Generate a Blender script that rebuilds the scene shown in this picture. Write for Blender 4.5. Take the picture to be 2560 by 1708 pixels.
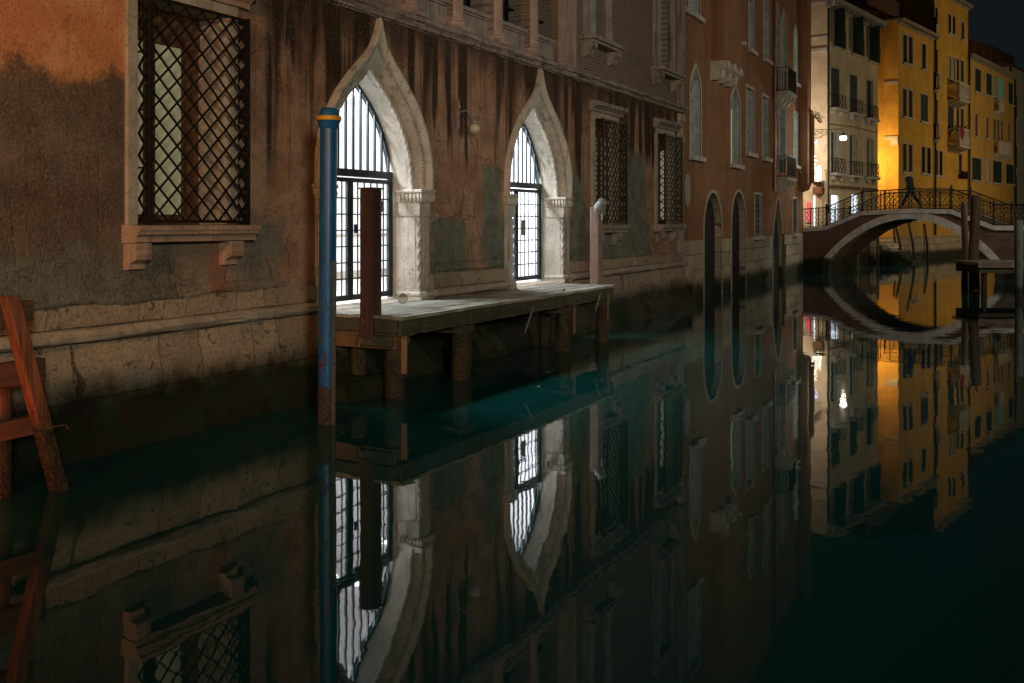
import bpy, bmesh, math, random
from math import sin, cos, atan, atan2, pi, sqrt, radians
from mathutils import Vector, noise
from mathutils.geometry import tessellate_polygon
random.seed(7)
SC = bpy.context.scene
COL = SC.collection
for o in list(bpy.data.objects):
    bpy.data.objects.remove(o)

# ------------------------------------------------------------------ camera
F, CX, YH, CAMH = 2489.0, 1280.0, 556.0, 2.5      # focal length, centre and horizon in photograph pixels; eye height
cam = bpy.data.cameras.new("camera")
cam.sensor_width = 36.0
cam.lens = 36.0 * F / 2560.0
cam.shift_y = -(854.0 - YH) / 2560.0
cam.clip_start, cam.clip_end = 0.05, 2000
cam_o = bpy.data.objects.new("camera", cam)
cam_o.location = (0, 0, CAMH)
cam_o.rotation_euler = (pi / 2, 0, 0)
COL.objects.link(cam_o)
SC.camera = cam_o

# ------------------------------------------------------------------ night sky and colour
SC.view_settings.view_transform = 'Standard'
SC.view_settings.look = 'None'
SC.view_settings.exposure = 0.0
SC.view_settings.gamma = 1.0
W = bpy.data.worlds.new("World")
SC.world = W
W.use_nodes = True
wn = W.node_tree
bg = wn.nodes["Background"]
bg.inputs[0].default_value = (0.55, 0.85, 1.0, 1)
bg.inputs[1].default_value = 0.0095
SC.cycles.use_denoising = True
SC.cycles.max_bounces = 8
SC.cycles.diffuse_bounces = 4
SC.cycles.glossy_bounces = 4
SC.cycles.sample_clamp_indirect = 4.0
SC.cycles.caustics_reflective = False
SC.cycles.caustics_refractive = False

# ------------------------------------------------------------------ lamps outside the frame, with added fill lights
def lamp(name, loc, power, color, r=0.15, target=None, spot=None, blend=0.6):
    d = bpy.data.lights.new(name, 'SPOT' if spot else 'POINT')
    d.energy = power
    d.color = color
    d.shadow_soft_size = r
    o = bpy.data.objects.new(name, d)
    o.location = loc
    if spot:
        d.spot_size = radians(spot)
        d.spot_blend = blend
        o.rotation_euler = (Vector(target) - Vector(loc)).to_track_quat('-Z', 'Y').to_euler()
    COL.objects.link(o)
    return o
lamp("orange_street_lamp", (-5.8, -0.8, 6.2), 2300, (1.0, 0.43, 0.15), 0.7, (-4.6, 10.5, 4.9), 58, 0.8)
lamp("quay_street_lamp", (4.0, -9.0, 5.4), 6000, (1.0, 0.87, 0.66), 0.9, (-2.5, 20.0, 5.8), 54, 0.85)
lamp("mid_quay_fill_light", (13.5, 8.0, 7.5), 2300, (1.0, 0.86, 0.70), 0.25, (1.5, 24.0, 7.2), 62, 0.8)  # added fill to brighten the palace brick storey, no known lamp there
lamp("far_quay_fill_light", (21.0, 20.0, 8.0), 3000, (1.0, 0.86, 0.66), 0.25, (10.0, 44.0, 5.0), 75, 0.8)  # added fill for the rust house and bridge, source invented
lamp("bridge_fill_light", (25.0, 36.5, 6.5), 1500, (1.0, 0.88, 0.72), 0.2, (17.0, 47.0, 2.5), 70, 0.7)  # added light aimed at the bridge to lift its pale arch
lamp("red_mooring_lamp", (-4.62, 8.10, 0.50), 24, (1.0, 0.10, 0.03), 0.06)

# ------------------------------------------------------------------ node helpers
class NT:
    def __init__(s, name):
        s.m = bpy.data.materials.new(name)
        s.m.use_nodes = True
        s.t = s.m.node_tree
        s.b = s.t.nodes["Principled BSDF"]
        tc = s.t.nodes.new('ShaderNodeTexCoord')
        s.co = tc.outputs['Object']
        sp = s.t.nodes.new('ShaderNodeSeparateXYZ')
        s.l(s.co, sp.inputs[0])
        s.x, s.y, s.z = sp.outputs
    def l(s, a, b):
        s.t.links.new(a, b)
    def put(s, sock, v):
        if hasattr(v, 'is_output'):
            s.l(v, sock)
        elif isinstance(v, (tuple, list)) and len(v) == 3 and sock.type == 'RGBA':
            sock.default_value = (*v, 1)
        else:
            sock.default_value = v
    def m_(s, op, a, b=0.0, c=None, clamp=False):
        n = s.t.nodes.new('ShaderNodeMath'); n.operation = op; n.use_clamp = clamp
        s.put(n.inputs[0], a); s.put(n.inputs[1], b)
        if c is not None: s.put(n.inputs[2], c)
        return n.outputs[0]
    def add(s, a, b): return s.m_('ADD', a, b)
    def sub(s, a, b): return s.m_('SUBTRACT', a, b)
    def mul(s, a, b): return s.m_('MULTIPLY', a, b)
    def mx(s, a, b): return s.m_('MAXIMUM', a, b)
    def mn(s, a, b): return s.m_('MINIMUM', a, b)
    def vec(s, x, y, z):
        n = s.t.nodes.new('ShaderNodeCombineXYZ')
        for i, v in enumerate((x, y, z)): s.put(n.inputs[i], v)
        return n.outputs[0]
    def sc(s, sx, sy, sz):
        return s.vec(s.mul(s.x, sx), s.mul(s.y, sy), s.mul(s.z, sz))
    def noise(s, scale, detail=4, rough=0.55, vec=None, dist=0.0):
        n = s.t.nodes.new('ShaderNodeTexNoise')
        s.l(vec or s.co, n.inputs['Vector'])
        n.inputs['Scale'].default_value = scale; n.inputs['Detail'].default_value = detail
        n.inputs['Roughness'].default_value = rough; n.inputs['Distortion'].default_value = dist
        return n.outputs['Fac']
    def voro(s, scale, vec=None, feature='F1', rnd=1.0):
        n = s.t.nodes.new('ShaderNodeTexVoronoi'); n.feature = feature
        s.l(vec or s.co, n.inputs['Vector'])
        n.inputs['Scale'].default_value = scale; n.inputs['Randomness'].default_value = rnd
        return n.outputs['Distance']
    def ss(s, x, a, b, o0=0.0, o1=1.0):
        n = s.t.nodes.new('ShaderNodeMapRange'); n.interpolation_type = 'SMOOTHSTEP'
        s.put(n.inputs['Value'], x)
        n.inputs['From Min'].default_value = a; n.inputs['From Max'].default_value = b
        n.inputs['To Min'].default_value = o0; n.inputs['To Max'].default_value = o1
        return n.outputs[0]
    def mix(s, f, a, b, mode='MIX'):
        n = s.t.nodes.new('ShaderNodeMix'); n.data_type = 'RGBA'; n.blend_type = mode
        s.put(n.inputs[0], f); s.put(n.inputs[6], a); s.put(n.inputs[7], b)
        return n.outputs[2]
    def ramp(s, f, stops):
        n = s.t.nodes.new('ShaderNodeValToRGB')
        e = n.color_ramp.elements
        while len(e) < len(stops): e.new(0.5)
        for i, (p, c) in enumerate(stops):
            e[i].position = p; e[i].color = (*c, 1)
        s.put(n.inputs[0], f)
        return n.outputs[0]
    def brick(s, bw, bh, mortar, vec=None, off=0.5):
        n = s.t.nodes.new('ShaderNodeTexBrick')
        s.l(vec or s.vec(s.x, s.z, 0.0), n.inputs['Vector'])
        n.inputs['Color1'].default_value = (0.25, 0.25, 0.25, 1); n.inputs['Color2'].default_value = (1, 1, 1, 1)
        n.inputs['Mortar'].default_value = (0, 0, 0, 1)
        n.inputs['Scale'].default_value = 1.0; n.inputs['Mortar Size'].default_value = mortar
        n.inputs['Mortar Smooth'].default_value = 0.3
        n.inputs['Brick Width'].default_value = bw; n.inputs['Row Height'].default_value = bh
        n.offset = off
        return n.outputs['Color'], n.outputs['Fac']
    def box(s, x0, x1, z0, z1, soft=0.05, amp=0.3, nz=None):
        nx = s.add(s.x, s.mul(s.sub(nz[0], 0.5), amp * 2)); nzz = s.add(s.z, s.mul(s.sub(nz[1], 0.5), amp * 2))
        a = s.mul(s.ss(nx, x0 - soft, x0 + soft), s.ss(nx, x1 - soft, x1 + soft, 1, 0))
        b = s.mul(s.ss(nzz, z0 - soft, z0 + soft), s.ss(nzz, z1 - soft, z1 + soft, 1, 0))
        return s.mul(a, b)
    def bump(s, h, strength=0.5, dist=0.02, prev=None):
        n = s.t.nodes.new('ShaderNodeBump')
        n.inputs['Strength'].default_value = strength; n.inputs['Distance'].default_value = dist
        s.put(n.inputs['Height'], h)
        if prev: s.l(prev, n.inputs['Normal'])
        return n.outputs[0]
    def out(s, color, rough=0.85, normal=None, metal=0.0, spec=0.3):
        s.put(s.b.inputs['Base Color'], color); s.put(s.b.inputs['Roughness'], rough)
        s.b.inputs['Metallic'].default_value = metal
        s.b.inputs['Specular IOR Level'].default_value = spec
        if normal: s.l(normal, s.b.inputs['Normal'])
        return s.m

def mul3(c, k): return tuple(v * k for v in c)

def m_simple(name, c, rough=0.7, var=0.35, scale=6, bump=0.3, metal=0.0, spec=0.3):
    n = NT(name)
    f = n.noise(scale, 5); g = n.noise(scale * 7, 3)
    col = n.mix(n.ss(f, 0.3, 0.7), mul3(c, 1 - var), mul3(c, 1 + var * 0.5))
    return n.out(col, rough, n.bump(n.add(n.mul(f, 0.5), g), bump, 0.01), metal, spec)

def m_stone(name, c, dirt=(0.09, 0.085, 0.07), algae=None, k=0.5):
    n = NT(name)
    f = n.noise(2.2, 6, 0.62); g = n.noise(14, 5, 0.65); p = n.noise(45, 3)
    streak = n.noise(1.0, 5, 0.6, vec=n.sc(7, 7, 0.8))
    col = n.mix(n.ss(f, 0.35, 0.7), mul3(c, 0.8), mul3(c, 1.1))
    col = n.mix(n.mul(n.ss(streak, 0.5, 0.72), k), col, dirt)
    col = n.mix(n.mul(n.ss(g, 0.58, 0.72), k), col, dirt)
    if algae is not None:
        a = n.ss(n.add(n.z, n.mul(n.sub(f, 0.5), 0.5)), algae - 0.16, algae + 0.12, 1, 0)
        col = n.mix(a, col, n.mix(n.ss(g, 0.4, 0.6), (0.012, 0.018, 0.008), (0.03, 0.035, 0.015)))
    q = n.noise(28, 6, 0.72)
    col = n.mix(n.mul(n.ss(q, 0.52, 0.70), 0.6), col, mul3(dirt, 0.6))
    h = n.add(n.add(n.mul(g, 0.6), n.mul(p, 0.3)), n.mul(q, 0.4))
    return n.out(col, 0.75, n.bump(h, 0.6, 0.014), 0, 0.3)

def m_wood(name, c, axis='x', dark=0.4, green=0.0):
    n = NT(name)
    k = {'x': (1.2, 22, 22), 'y': (22, 1.2, 22), 'z': (22, 22, 1.2)}[axis]
    g = n.noise(1.0, 6, 0.65, vec=n.sc(*k), dist=0.6); f = n.noise(2.5, 5)
    col = n.ramp(g, [(0.3, mul3(c, dark)), (0.52, c), (0.75, mul3(c, 1.35))])
    col = n.mix(n.mul(n.ss(f, 0.45, 0.7), 0.6), col, mul3(c, 0.45))
    if green: col = n.mix(n.mul(n.ss(n.noise(1.3, 5), 0.42, 0.62), green), col, (0.05, 0.075, 0.03))
    return n.out(col, 0.8, n.bump(g, 0.8, 0.01))

def m_pile(name, c, wl):      # timber standing in the tide: fouled dark and green below wl
    n = NT(name)
    g = n.noise(1.0, 6, 0.65, vec=n.sc(24, 24, 1.3), dist=0.5); f = n.noise(5, 6, 0.65); sp = n.noise(38, 4, 0.7)
    col = n.ramp(g, [(0.3, mul3(c, 0.35)), (0.55, c), (0.8, mul3(c, 1.3))])
    low = n.ss(n.add(n.z, n.mul(n.sub(f, 0.5), 0.6)), wl - 0.2, wl + 0.15, 1, 0)
    foul = n.ramp(sp, [(0.35, (0.008, 0.008, 0.006)), (0.55, (0.05, 0.04, 0.025)), (0.72, (0.17, 0.15, 0.10))])
    foul = n.mix(n.ss(f, 0.5, 0.62), foul, (0.06, 0.06, 0.012))
    return n.out(n.mix(low, col, foul), 0.75, n.bump(n.add(n.mul(g, 0.6), n.mul(n.mul(low, sp), 1.5)), 0.9, 0.02))

def m_emit(name, c, strength):
    n = NT(name)
    n.out(c, 0.6)
    n.put(n.b.inputs['Emission Color'], c)
    n.b.inputs['Emission Strength'].default_value = strength
    return n.m

# ------------------------------------------------------------------ the palace plaster
def m_palace():
    n = NT("peeling_plaster")
    n1 = n.noise(1.3, 6, 0.62); n2 = n.noise(1.7, 6, 0.6, vec=n.sc(1, 1.3, 1.1)); nz = (n1, n2)
    fine = n.noise(9, 6, 0.65); grain = n.noise(60, 3, 0.6)
    wide = n.noise(0.55, 3, 0.5)
    red = n.mix(n.ss(n2, 0.35, 0.65), (0.29, 0.155, 0.092), (0.43, 0.27, 0.185))
    red = n.mix(n.mul(n.ss(fine, 0.5, 0.75), 0.5), red, (0.11, 0.068, 0.045))
    # black rain streaks hanging from the cornice
    st1 = n.noise(1.0, 3, 0.5, vec=n.sc(3.1, 3.1, 0.12)); st2 = n.noise(1.0, 4, 0.6, vec=n.sc(12, 12, 0.3))
    st3 = n.noise(1.0, 2, 0.5, vec=n.vec(n.add(n.mul(n.x, 2.3), 31.0), 0.0, n.mul(n.z, 0.25))); st4 = n.noise(1.0, 2, 0.5, vec=n.vec(n.add(n.mul(n.x, 7.0), 11.0), 0.0, n.mul(n.z, 0.2)))
    zl = n.sub(5.55, n.mul(n.ss(st3, 0.30, 0.74), 2.9)); zl2 = n.sub(5.0, n.mul(n.ss(st4, 0.25, 0.75), 2.6))
    f1 = n.ss(n.sub(n.z, zl), -0.35, 0.65); f2 = n.ss(n.sub(n.z, zl2), -0.5, 0.9)
    m1 = n.mul(n.ss(n.add(st1, n.mul(n.sub(st2, 0.5), 0.18)), 0.40, 0.54), f1); m2 = n.mul(n.mul(n.ss(st2, 0.47, 0.66), f2), 0.5)
    m3 = n.mul(n.ss(n.add(n.z, n.mul(n.sub(st1, 0.5), 2.2)), 4.7, 5.6), 0.85)
    stm = n.mul(n.mx(n.mx(m1, m2), m3), 0.94)
    stm = n.mul(stm, n.ss(n.x, 9.6, 10.5))
    blk = n.mix(n.ss(fine, 0.45, 0.7), (0.010, 0.008, 0.006), (0.032, 0.026, 0.014))
    # bare render below the paint on the left
    brown = n.mix(n.ss(n1, 0.35, 0.7), (0.11, 0.072, 0.05), (0.20, 0.14, 0.10))
    brown = n.mix(n.mul(n.ss(n.noise(2.3, 5), 0.52, 0.7), 0.55), brown, (0.075, 0.08, 0.062))
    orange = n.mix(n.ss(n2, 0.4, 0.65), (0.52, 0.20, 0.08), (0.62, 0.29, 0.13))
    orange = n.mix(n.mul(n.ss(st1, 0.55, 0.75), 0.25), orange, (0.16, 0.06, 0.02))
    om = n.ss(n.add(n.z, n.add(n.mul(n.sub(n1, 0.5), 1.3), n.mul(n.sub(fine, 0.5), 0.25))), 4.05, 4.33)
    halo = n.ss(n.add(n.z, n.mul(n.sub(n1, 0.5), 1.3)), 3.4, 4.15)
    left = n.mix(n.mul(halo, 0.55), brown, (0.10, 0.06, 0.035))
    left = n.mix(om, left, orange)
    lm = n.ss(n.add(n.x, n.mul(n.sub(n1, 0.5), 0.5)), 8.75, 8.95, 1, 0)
    flk = n.ss(n.noise(1.9, 9, 0.68, dist=0.5), 0.565, 0.578)
    flk = n.mul(flk, n.ss(n.z, 2.4, 4.6, 1.0, 0.35))
    red = n.mix(n.mul(flk, 0.6), red, n.mix(n.ss(fine, 0.4, 0.65), (0.27, 0.225, 0.175), (0.16, 0.135, 0.105)))
    hv = n.vec(n.add(n.x, n.mul(n.noise(3.0, 4), 0.5)), 0.0, n.add(n.mul(n.z, 0.8), n.mul(n.noise(2.6, 4), 0.5)))
    hair = n.mul(n.ss(n.voro(0.9, hv, 'DISTANCE_TO_EDGE'), 0.0, 0.014, 1, 0), n.ss(n.noise(0.9, 2), 0.46, 0.54))
    red = n.mix(n.mul(hair, 0.4), red, (0.03, 0.022, 0.016))
    col = n.mix(stm, red, blk)
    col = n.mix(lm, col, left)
    # grey cement repairs
    cem = n.mix(n.ss(n.noise(3.1, 6, 0.6), 0.35, 0.7), (0.105, 0.128, 0.100), (0.195, 0.23, 0.185))
    pts = n.box(14.75, 17.6, 0.9, 2.55, 0.03, 0.28, nz)
    pts = n.mul(pts, n.sub(1.0, n.box(15.95, 16.5, 1.0, 4.0, 0.05, 0.25, nz)))
    pts = n.mx(pts, n.box(16.55, 17.3, 1.0, 3.6, 0.12, 0.35, nz))
    pts = n.mx(pts, n.box(20.6, 21.5, 1.0, 3.55, 0.15, 0.5, nz))
    pts = n.mx(pts, n.box(21.6, 26.0, 1.0, 2.6, 0.12, 0.4, nz))
    pts = n.mx(pts, n.box(23.6, 25.6, 1.0, 4.3, 0.25, 0.6, nz))
    pts = n.mx(pts, n.mul(n.box(9.75, 10.9, 1.0, 2.55, 0.1, 0.4, nz), 0.7))
    pts = n.mx(pts, n.mul(n.box(5.0, 8.1, 1.0, 2.15, 0.12, 0.5, nz), 0.8))
    pts = n.mx(pts, n.mul(n.box(8.0, 9.75, 1.0, 2.3, 0.08, 0.2, nz), 0.6))
    col = n.mix(n.mul(pts, 0.92), col, cem)
    strip = n.box(9.42, 9.74, 1.0, 2.5, 0.04, 0.05, nz)
    col = n.mix(n.mul(strip, 0.85), col, (0.26, 0.125, 0.075))
    # wavy shrinkage cracks in the bare render, pits elsewhere
    wv = n.vec(n.add(n.mul(n.x, 7.5), n.mul(n.noise(7.5, 2), 0.9)), 0.0, n.mul(n.z, 0.9))
    crk = n.ss(n.voro(1.0, wv, 'DISTANCE_TO_EDGE'), 0.0, 0.035)
    crk = n.mx(crk, n.ss(n.x, 8.0, 8.8))
    crk = n.mx(crk, om)
    col = n.mix(n.mul(n.sub(1.0, crk), 0.2), col, (0.03, 0.022, 0.016))
    pit = n.ss(n.noise(5.5, 5, 0.7), 0.66, 0.72)
    pit = n.mul(pit, n.ss(n.z, 1.4, 3.0, 1.0, 0.15))
    mic = n.noise(26, 6, 0.7)
    col = n.mix(n.mul(n.ss(mic, 0.50, 0.68), 0.55), col, (0.035, 0.027, 0.02))
    col = n.mix(n.mul(n.ss(mic, 0.50, 0.34), 0.30), col, (0.36, 0.28, 0.20))
    h = n.add(n.mul(fine, 0.5), n.mul(n.add(grain, mic), 0.15))
    h = n.sub(n.add(h, n.mul(crk, 0.14)), n.mul(pit, 0.9))
    h = n.sub(h, n.mul(pts, 0.35))
    h = n.add(h, n.mul(om, 0.45))
    h = n.sub(n.sub(h, n.mul(flk, 0.35)), n.mul(n.mul(hair, n.ss(n.x, 8.0, 9.0)), 0.5))
    return n.out(col, 0.88, n.bump(h, 0.9, 0.03), 0, 0.2)

def m_brick(name, c1, c2, mortar, bw=0.25, bh=0.075, wash=None, k=0.0, algae=None):
    n = NT(name)
    wob = n.noise(3, 3)
    v = n.vec(n.add(n.x, n.mul(wob, 0.02)), n.add(n.z, n.mul(wob, 0.03)), 0.0)
    bc, bf = n.brick(bw, bh, 0.012, v)
    f = n.noise(1.4, 6, 0.6); g = n.noise(22, 4, 0.65)
    b = n.mix(bc, c1, c2)
    b = n.mix(n.ss(g, 0.4, 0.7), b, mul3(c1, 0.6))
    col = n.mix(bf, b, mortar)
    if wash: col = n.mix(n.mul(n.ss(f, 0.42, 0.6), k), col, wash)
    if algae is not None:
        a = n.ss(n.add(n.z, n.mul(n.sub(f, 0.5), 0.6)), algae - 0.2, algae + 0.2, 1, 0)
        col = n.mix(a, col, (0.015, 0.018, 0.01))
    h = n.sub(n.mul(g, 0.5), n.mul(bf, 0.8))
    return n.out(col, 0.9, n.bump(h, 0.8, 0.015), 0, 0.2)

def m_basestone(name, zb, c=(0.40, 0.32, 0.225), bw=0.86, bh=0.62, green=0.7):     # coursed blocks, tide line below
    n = NT(name)
    w1 = n.noise(1.7, 4); f = n.noise(2.6, 6, 0.62); g = n.noise(16, 5, 0.68); sp = n.noise(40, 4, 0.7)
    lay = n.noise(1.0, 5, 0.6, vec=n.sc(1.5, 8, 26))
    v = n.vec(n.add(n.x, n.add(n.mul(w1, 0.10), n.mul(n.noise(0.8, 1, 0.5, vec=n.vec(n.x, 0.0, n.mul(n.z, 0.12))), 2.2))), n.add(n.z, n.mul(w1, 0.06)), 0.0)
    bc, bf = n.brick(bw, bh, 0.010, v, 0.37)
    col = n.mix(bc, mul3(c, 0.6), mul3(c, 1.15))
    col = n.mix(n.mul(n.ss(lay, 0.5, 0.7), 0.35), col, mul3(c, 0.5))
    col = n.mix(n.mul(n.ss(f, 0.5, 0.68), 0.5), col, (0.20, 0.20, 0.15))
    col = n.mix(n.mul(n.ss(g, 0.55, 0.7), 0.5), col, (0.13, 0.095, 0.06))
    col = n.mix(n.mul(bf, 0.6), col, (0.05, 0.042, 0.032))
    mic = n.noise(30, 6, 0.72); pk = n.noise(7, 6, 0.7)
    col = n.mix(n.mul(n.ss(mic, 0.52, 0.68), 0.55), col, (0.06, 0.045, 0.03))
    col = n.mix(n.mul(n.ss(mic, 0.48, 0.34), 0.35), col, (0.62, 0.54, 0.42))
    col = n.mix(n.mul(n.ss(pk, 0.60, 0.66), 0.55), col, (0.09, 0.07, 0.045))
    zz = n.add(n.z, n.mul(n.sub(f, 0.5), 0.55))
    a = n.ss(zz, zb - 0.32, zb + 0.16, 1, 0)
    wet = n.mix(n.ss(f, 0.42, 0.6), (0.016, 0.014, 0.010), (0.012, 0.036, 0.011))
    wet = n.mix(n.mul(n.ss(zz, zb - 0.5, zb - 0.3, 1, 0), n.ss(sp, 0.5, 0.68)), wet, (0.075, 0.06, 0.032))
    col = n.mix(a, col, wet)
    h = n.add(n.sub(n.add(n.mul(g, 0.5), n.mul(lay, 0.3)), n.mul(bf, 1.0)), n.mul(n.mul(a, sp), 1.2))
    h = n.sub(n.add(h, n.mul(mic, 0.4)), n.mul(n.ss(pk, 0.60, 0.66), 0.6))
    return n.out(col, n.ss(a, 0, 1, 0.85, 0.6), n.bump(h, 1.0, 0.045), 0, 0.3)

def m_stucco(name, c, dirt, k=0.45, lo=None, scale=1.0):
    n = NT(name)
    f = n.noise(0.7 * scale, 6, 0.62); g = n.noise(5 * scale, 5, 0.65); st = n.noise(1.0, 5, 0.6, vec=n.sc(2.2, 2.2, 0.16))
    col = n.mix(n.ss(f, 0.3, 0.7), mul3(c, 0.78), mul3(c, 1.12))
    col = n.mix(n.mul(n.ss(st, 0.5, 0.72), k), col, dirt)
    col = n.mix(n.mul(n.ss(g, 0.55, 0.75), k * 0.7), col, dirt)
    flk = n.ss(n.noise(1.1 * scale, 9, 0.7, dist=0.4), 0.60, 0.615)
    col = n.mix(n.mul(flk, 0.35), col, mul3(dirt, 1.25))
    if lo: col = n.mix(n.mul(n.ss(n.add(n.z, n.mul(n.sub(f, 0.5), 2.5)), lo[0], lo[0] + lo[1], 1, 0), 0.7), col, lo[2])
    mic = n.noise(16 * scale, 6, 0.7)
    col = n.mix(n.mul(n.ss(mic, 0.5, 0.68), 0.4), col, mul3(dirt, 0.6))
    return n.out(col, 0.9, n.bump(n.add(n.add(g, mic), n.mul(n.noise(40, 3), 0.3)), 0.7, 0.025), 0, 0.2)

M = {}
M['palace'] = m_palace()
M['base'] = m_basestone("tide_stained_stone", 0.80)
M['base2'] = m_basestone("pale_tide_stone", 0.62, (0.42, 0.37, 0.28), 1.1, 0.5)
M['moulding'] = m_stone("worn_stone", (0.42, 0.36, 0.28))
M['arch'] = m_stone("carved_white_stone", (0.50, 0.48, 0.41), (0.14, 0.13, 0.105), k=0.7)
M['sill'] = m_stone("reddish_stone", (0.42, 0.29, 0.21))
M['cornice'] = m_stone("grey_stone", (0.31, 0.27, 0.23), (0.05, 0.045, 0.035), k=0.75)
M['pink'] = m_stone("pink_column_stone", (0.38, 0.28, 0.235))
M['marble'] = m_stone("veined_marble", (0.46, 0.41, 0.34), (0.34, 0.22, 0.17), k=0.55)
M['brick'] = m_brick("weathered_brick", (0.13, 0.095, 0.075), (0.24, 0.175, 0.14), (0.27, 0.235, 0.20), 0.27, 0.078, (0.20, 0.17, 0.15), 0.5)
M['bbrick'] = m_brick("bridge_brick", (0.085, 0.036, 0.028), (0.15, 0.065, 0.05), (0.14, 0.115, 0.10), 0.25, 0.075, (0.16, 0.13, 0.11), 0.45, algae=0.75)
M['bstone'] = m_stone("bridge_stone", (0.58, 0.56, 0.52), (0.14, 0.13, 0.12), algae=0.80)
M['rust'] = m_stucco("rust_orange_stucco", (0.27, 0.135, 0.07), (0.12, 0.07, 0.045), 0.6)
M['cream'] = m_stucco("cream_stucco", (0.58, 0.49, 0.33), (0.34, 0.27, 0.17), 0.45)
M['yellow'] = m_stucco("ochre_stucco", (0.60, 0.35, 0.065), (0.36, 0.20, 0.04), 0.45, lo=(2.2, 2.0, (0.50, 0.30, 0.10)))
M['yellow2'] = m_stucco("pale_ochre_stucco", (0.58, 0.36, 0.09), (0.36, 0.22, 0.07), 0.4)
M['grey'] = m_stucco("grey_stucco", (0.36, 0.37, 0.33), (0.1, 0.1, 0.09), 0.6)
M['roof'] = m_simple("roof_tiles", (0.12, 0.06, 0.04), 0.9, 0.5, 9)
M['iron'] = m_simple("wrought_iron", (0.010, 0.009, 0.009), 0.55, 0.5, 20, 0.4, 0.3, 0.4)
M['gate'] = m_simple("dark_green_iron", (0.025, 0.045, 0.055), 0.45, 0.3, 18, 0.2, 0.2, 0.5)
M['white'] = m_simple("white_wall_paint", (0.86, 0.86, 0.87), 0.8, 0.02, 2, 0.05)
M['floor'] = m_simple("pale_room_floor", (0.62, 0.57, 0.52), 0.5, 0.1, 3, 0.05)
M['deck'] = m_wood("grey_deck_boards", (0.38, 0.375, 0.32), 'x', 0.35, 0.3)
M['beam'] = m_wood("dark_wet_beam", (0.085, 0.075, 0.055), 'x', 0.4, 0.4)
M['obeam'] = m_wood("orange_brown_beam", (0.17, 0.095, 0.045), 'y', 0.35, 0.25)
M['pile'] = m_pile("fouled_pile", (0.11, 0.08, 0.05), 0.75)
M['oldpost'] = m_pile("orange_brown_timber", (0.20, 0.085, 0.04), 0.75)
M['rail'] = m_wood("dark_rail_timber", (0.11, 0.06, 0.035), 'x', 0.4)
M['redpost'] = m_wood("red_brown_painted_timber", (0.075, 0.036, 0.030), 'z', 0.55)
M['lamppost'] = m_wood("peeling_brown_timber", (0.25, 0.185, 0.145), 'z', 0.5)
M['tan'] = m_wood("tan_batten", (0.25, 0.145, 0.07), 'z', 0.5)
M['frame'] = m_wood("brown_window_wood", (0.16, 0.075, 0.03), 'z', 0.5)
M['dark'] = m_simple("dark_glass", (0.012, 0.014, 0.016), 0.12, 0.2, 3, 0.02, 0, 0.6)
M['void'] = m_simple("unlit_interior", (0.02, 0.022, 0.024), 0.9, 0.3, 3)  # near-black: shade of unlit rooms and passages put into the colour
M['shutter'] = m_wood("dark_green_shutter", (0.022, 0.04, 0.036), 'z', 0.6)
M['slate'] = m_simple("blue_grey_boards", (0.36, 0.40, 0.375), 0.8, 0.3, 4)
M['wstone'] = m_stone("window_stone", (0.50, 0.47, 0.41), (0.2, 0.19, 0.16))
M['lamp_iron'] = M['iron']
M['chrome'] = m_simple("pale_metal_disc", (0.50, 0.54, 0.50), 0.7, 0.25, 14, 0.05, 0.0, 0.3)
M['copper'] = m_simple("copper_pipe", (0.25, 0.10, 0.05), 0.4, 0.3, 4, 0.1, 0.6, 0.5)
M['greymetal'] = m_simple("grey_painted_metal", (0.22, 0.23, 0.23), 0.6, 0.35, 10, 0.2, 0.0, 0.4)
M['opal'] = m_simple("opal_glass", (0.50, 0.45, 0.36), 0.25, 0.1, 3, 0.0, 0, 0.5)
M['cloth_red'] = m_simple("red_cloth", (0.35, 0.015, 0.02), 0.9)
M['leaf'] = m_simple("green_leaves", (0.03, 0.08, 0.035), 0.7)
M['skin'] = m_simple("skin", (0.42, 0.26, 0.19), 0.6, 0.1)
M['coat'] = m_simple("dark_coat_cloth", (0.015, 0.018, 0.022), 0.9)
M['jeans'] = m_simple("dark_trouser_cloth", (0.03, 0.045, 0.05), 0.9)
M['hair'] = m_simple("dark_hair", (0.015, 0.012, 0.01), 0.8)
M['paving'] = m_stone("grey_paving", (0.25, 0.24, 0.22))
M['blindlit'] = None

def m_blind(name, c, e, pitch):
    n = NT(name)
    fr = n.m_('FRACT', n.mul(n.z, 1.0 / pitch))
    sl = n.ss(fr, 0.0, 0.35, 0.45, 1.0)
    col = n.mix(sl, mul3(c, 0.5), c)
    n.out(col, 0.7)
    n.put(n.b.inputs['Emission Color'], col)
    n.b.inputs['Emission Strength'].default_value = e
    return n.m
M['blindlit'] = m_blind("lit_blind_slats", (0.52, 0.52, 0.30), 0.17, 0.022)
M['lit_dim'] = m_emit("dimly_lit_pane", (0.30, 0.30, 0.19), 0.09)
M['lit_pale'] = m_emit("lit_pale_pane", (0.50, 0.52, 0.40), 0.26)
M['lit_green'] = m_emit("greenish_lit_pane", (0.62, 0.75, 0.42), 0.40)
M['lit_white'] = m_emit("white_lit_pane", (0.85, 0.88, 0.82), 0.62)
M['lit_teal'] = m_emit("teal_lit_pane", (0.06, 0.28, 0.19), 0.16)
M['shop'] = m_emit("shop_window_light", (0.72, 0.84, 1.0), 1.5)
M['bulb'] = m_emit("lamp_glass", (1.0, 0.93, 0.95), 14)
M['fairy'] = m_emit("fairy_bulb", (1.0, 0.84, 0.55), 9)
M['fairyblue'] = m_emit("blue_fairy_bulb", (0.35, 0.45, 1.0), 7)
M['glow'] = m_emit("lit_shop_sign", (0.8, 0.10, 0.14), 0.5)

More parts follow.
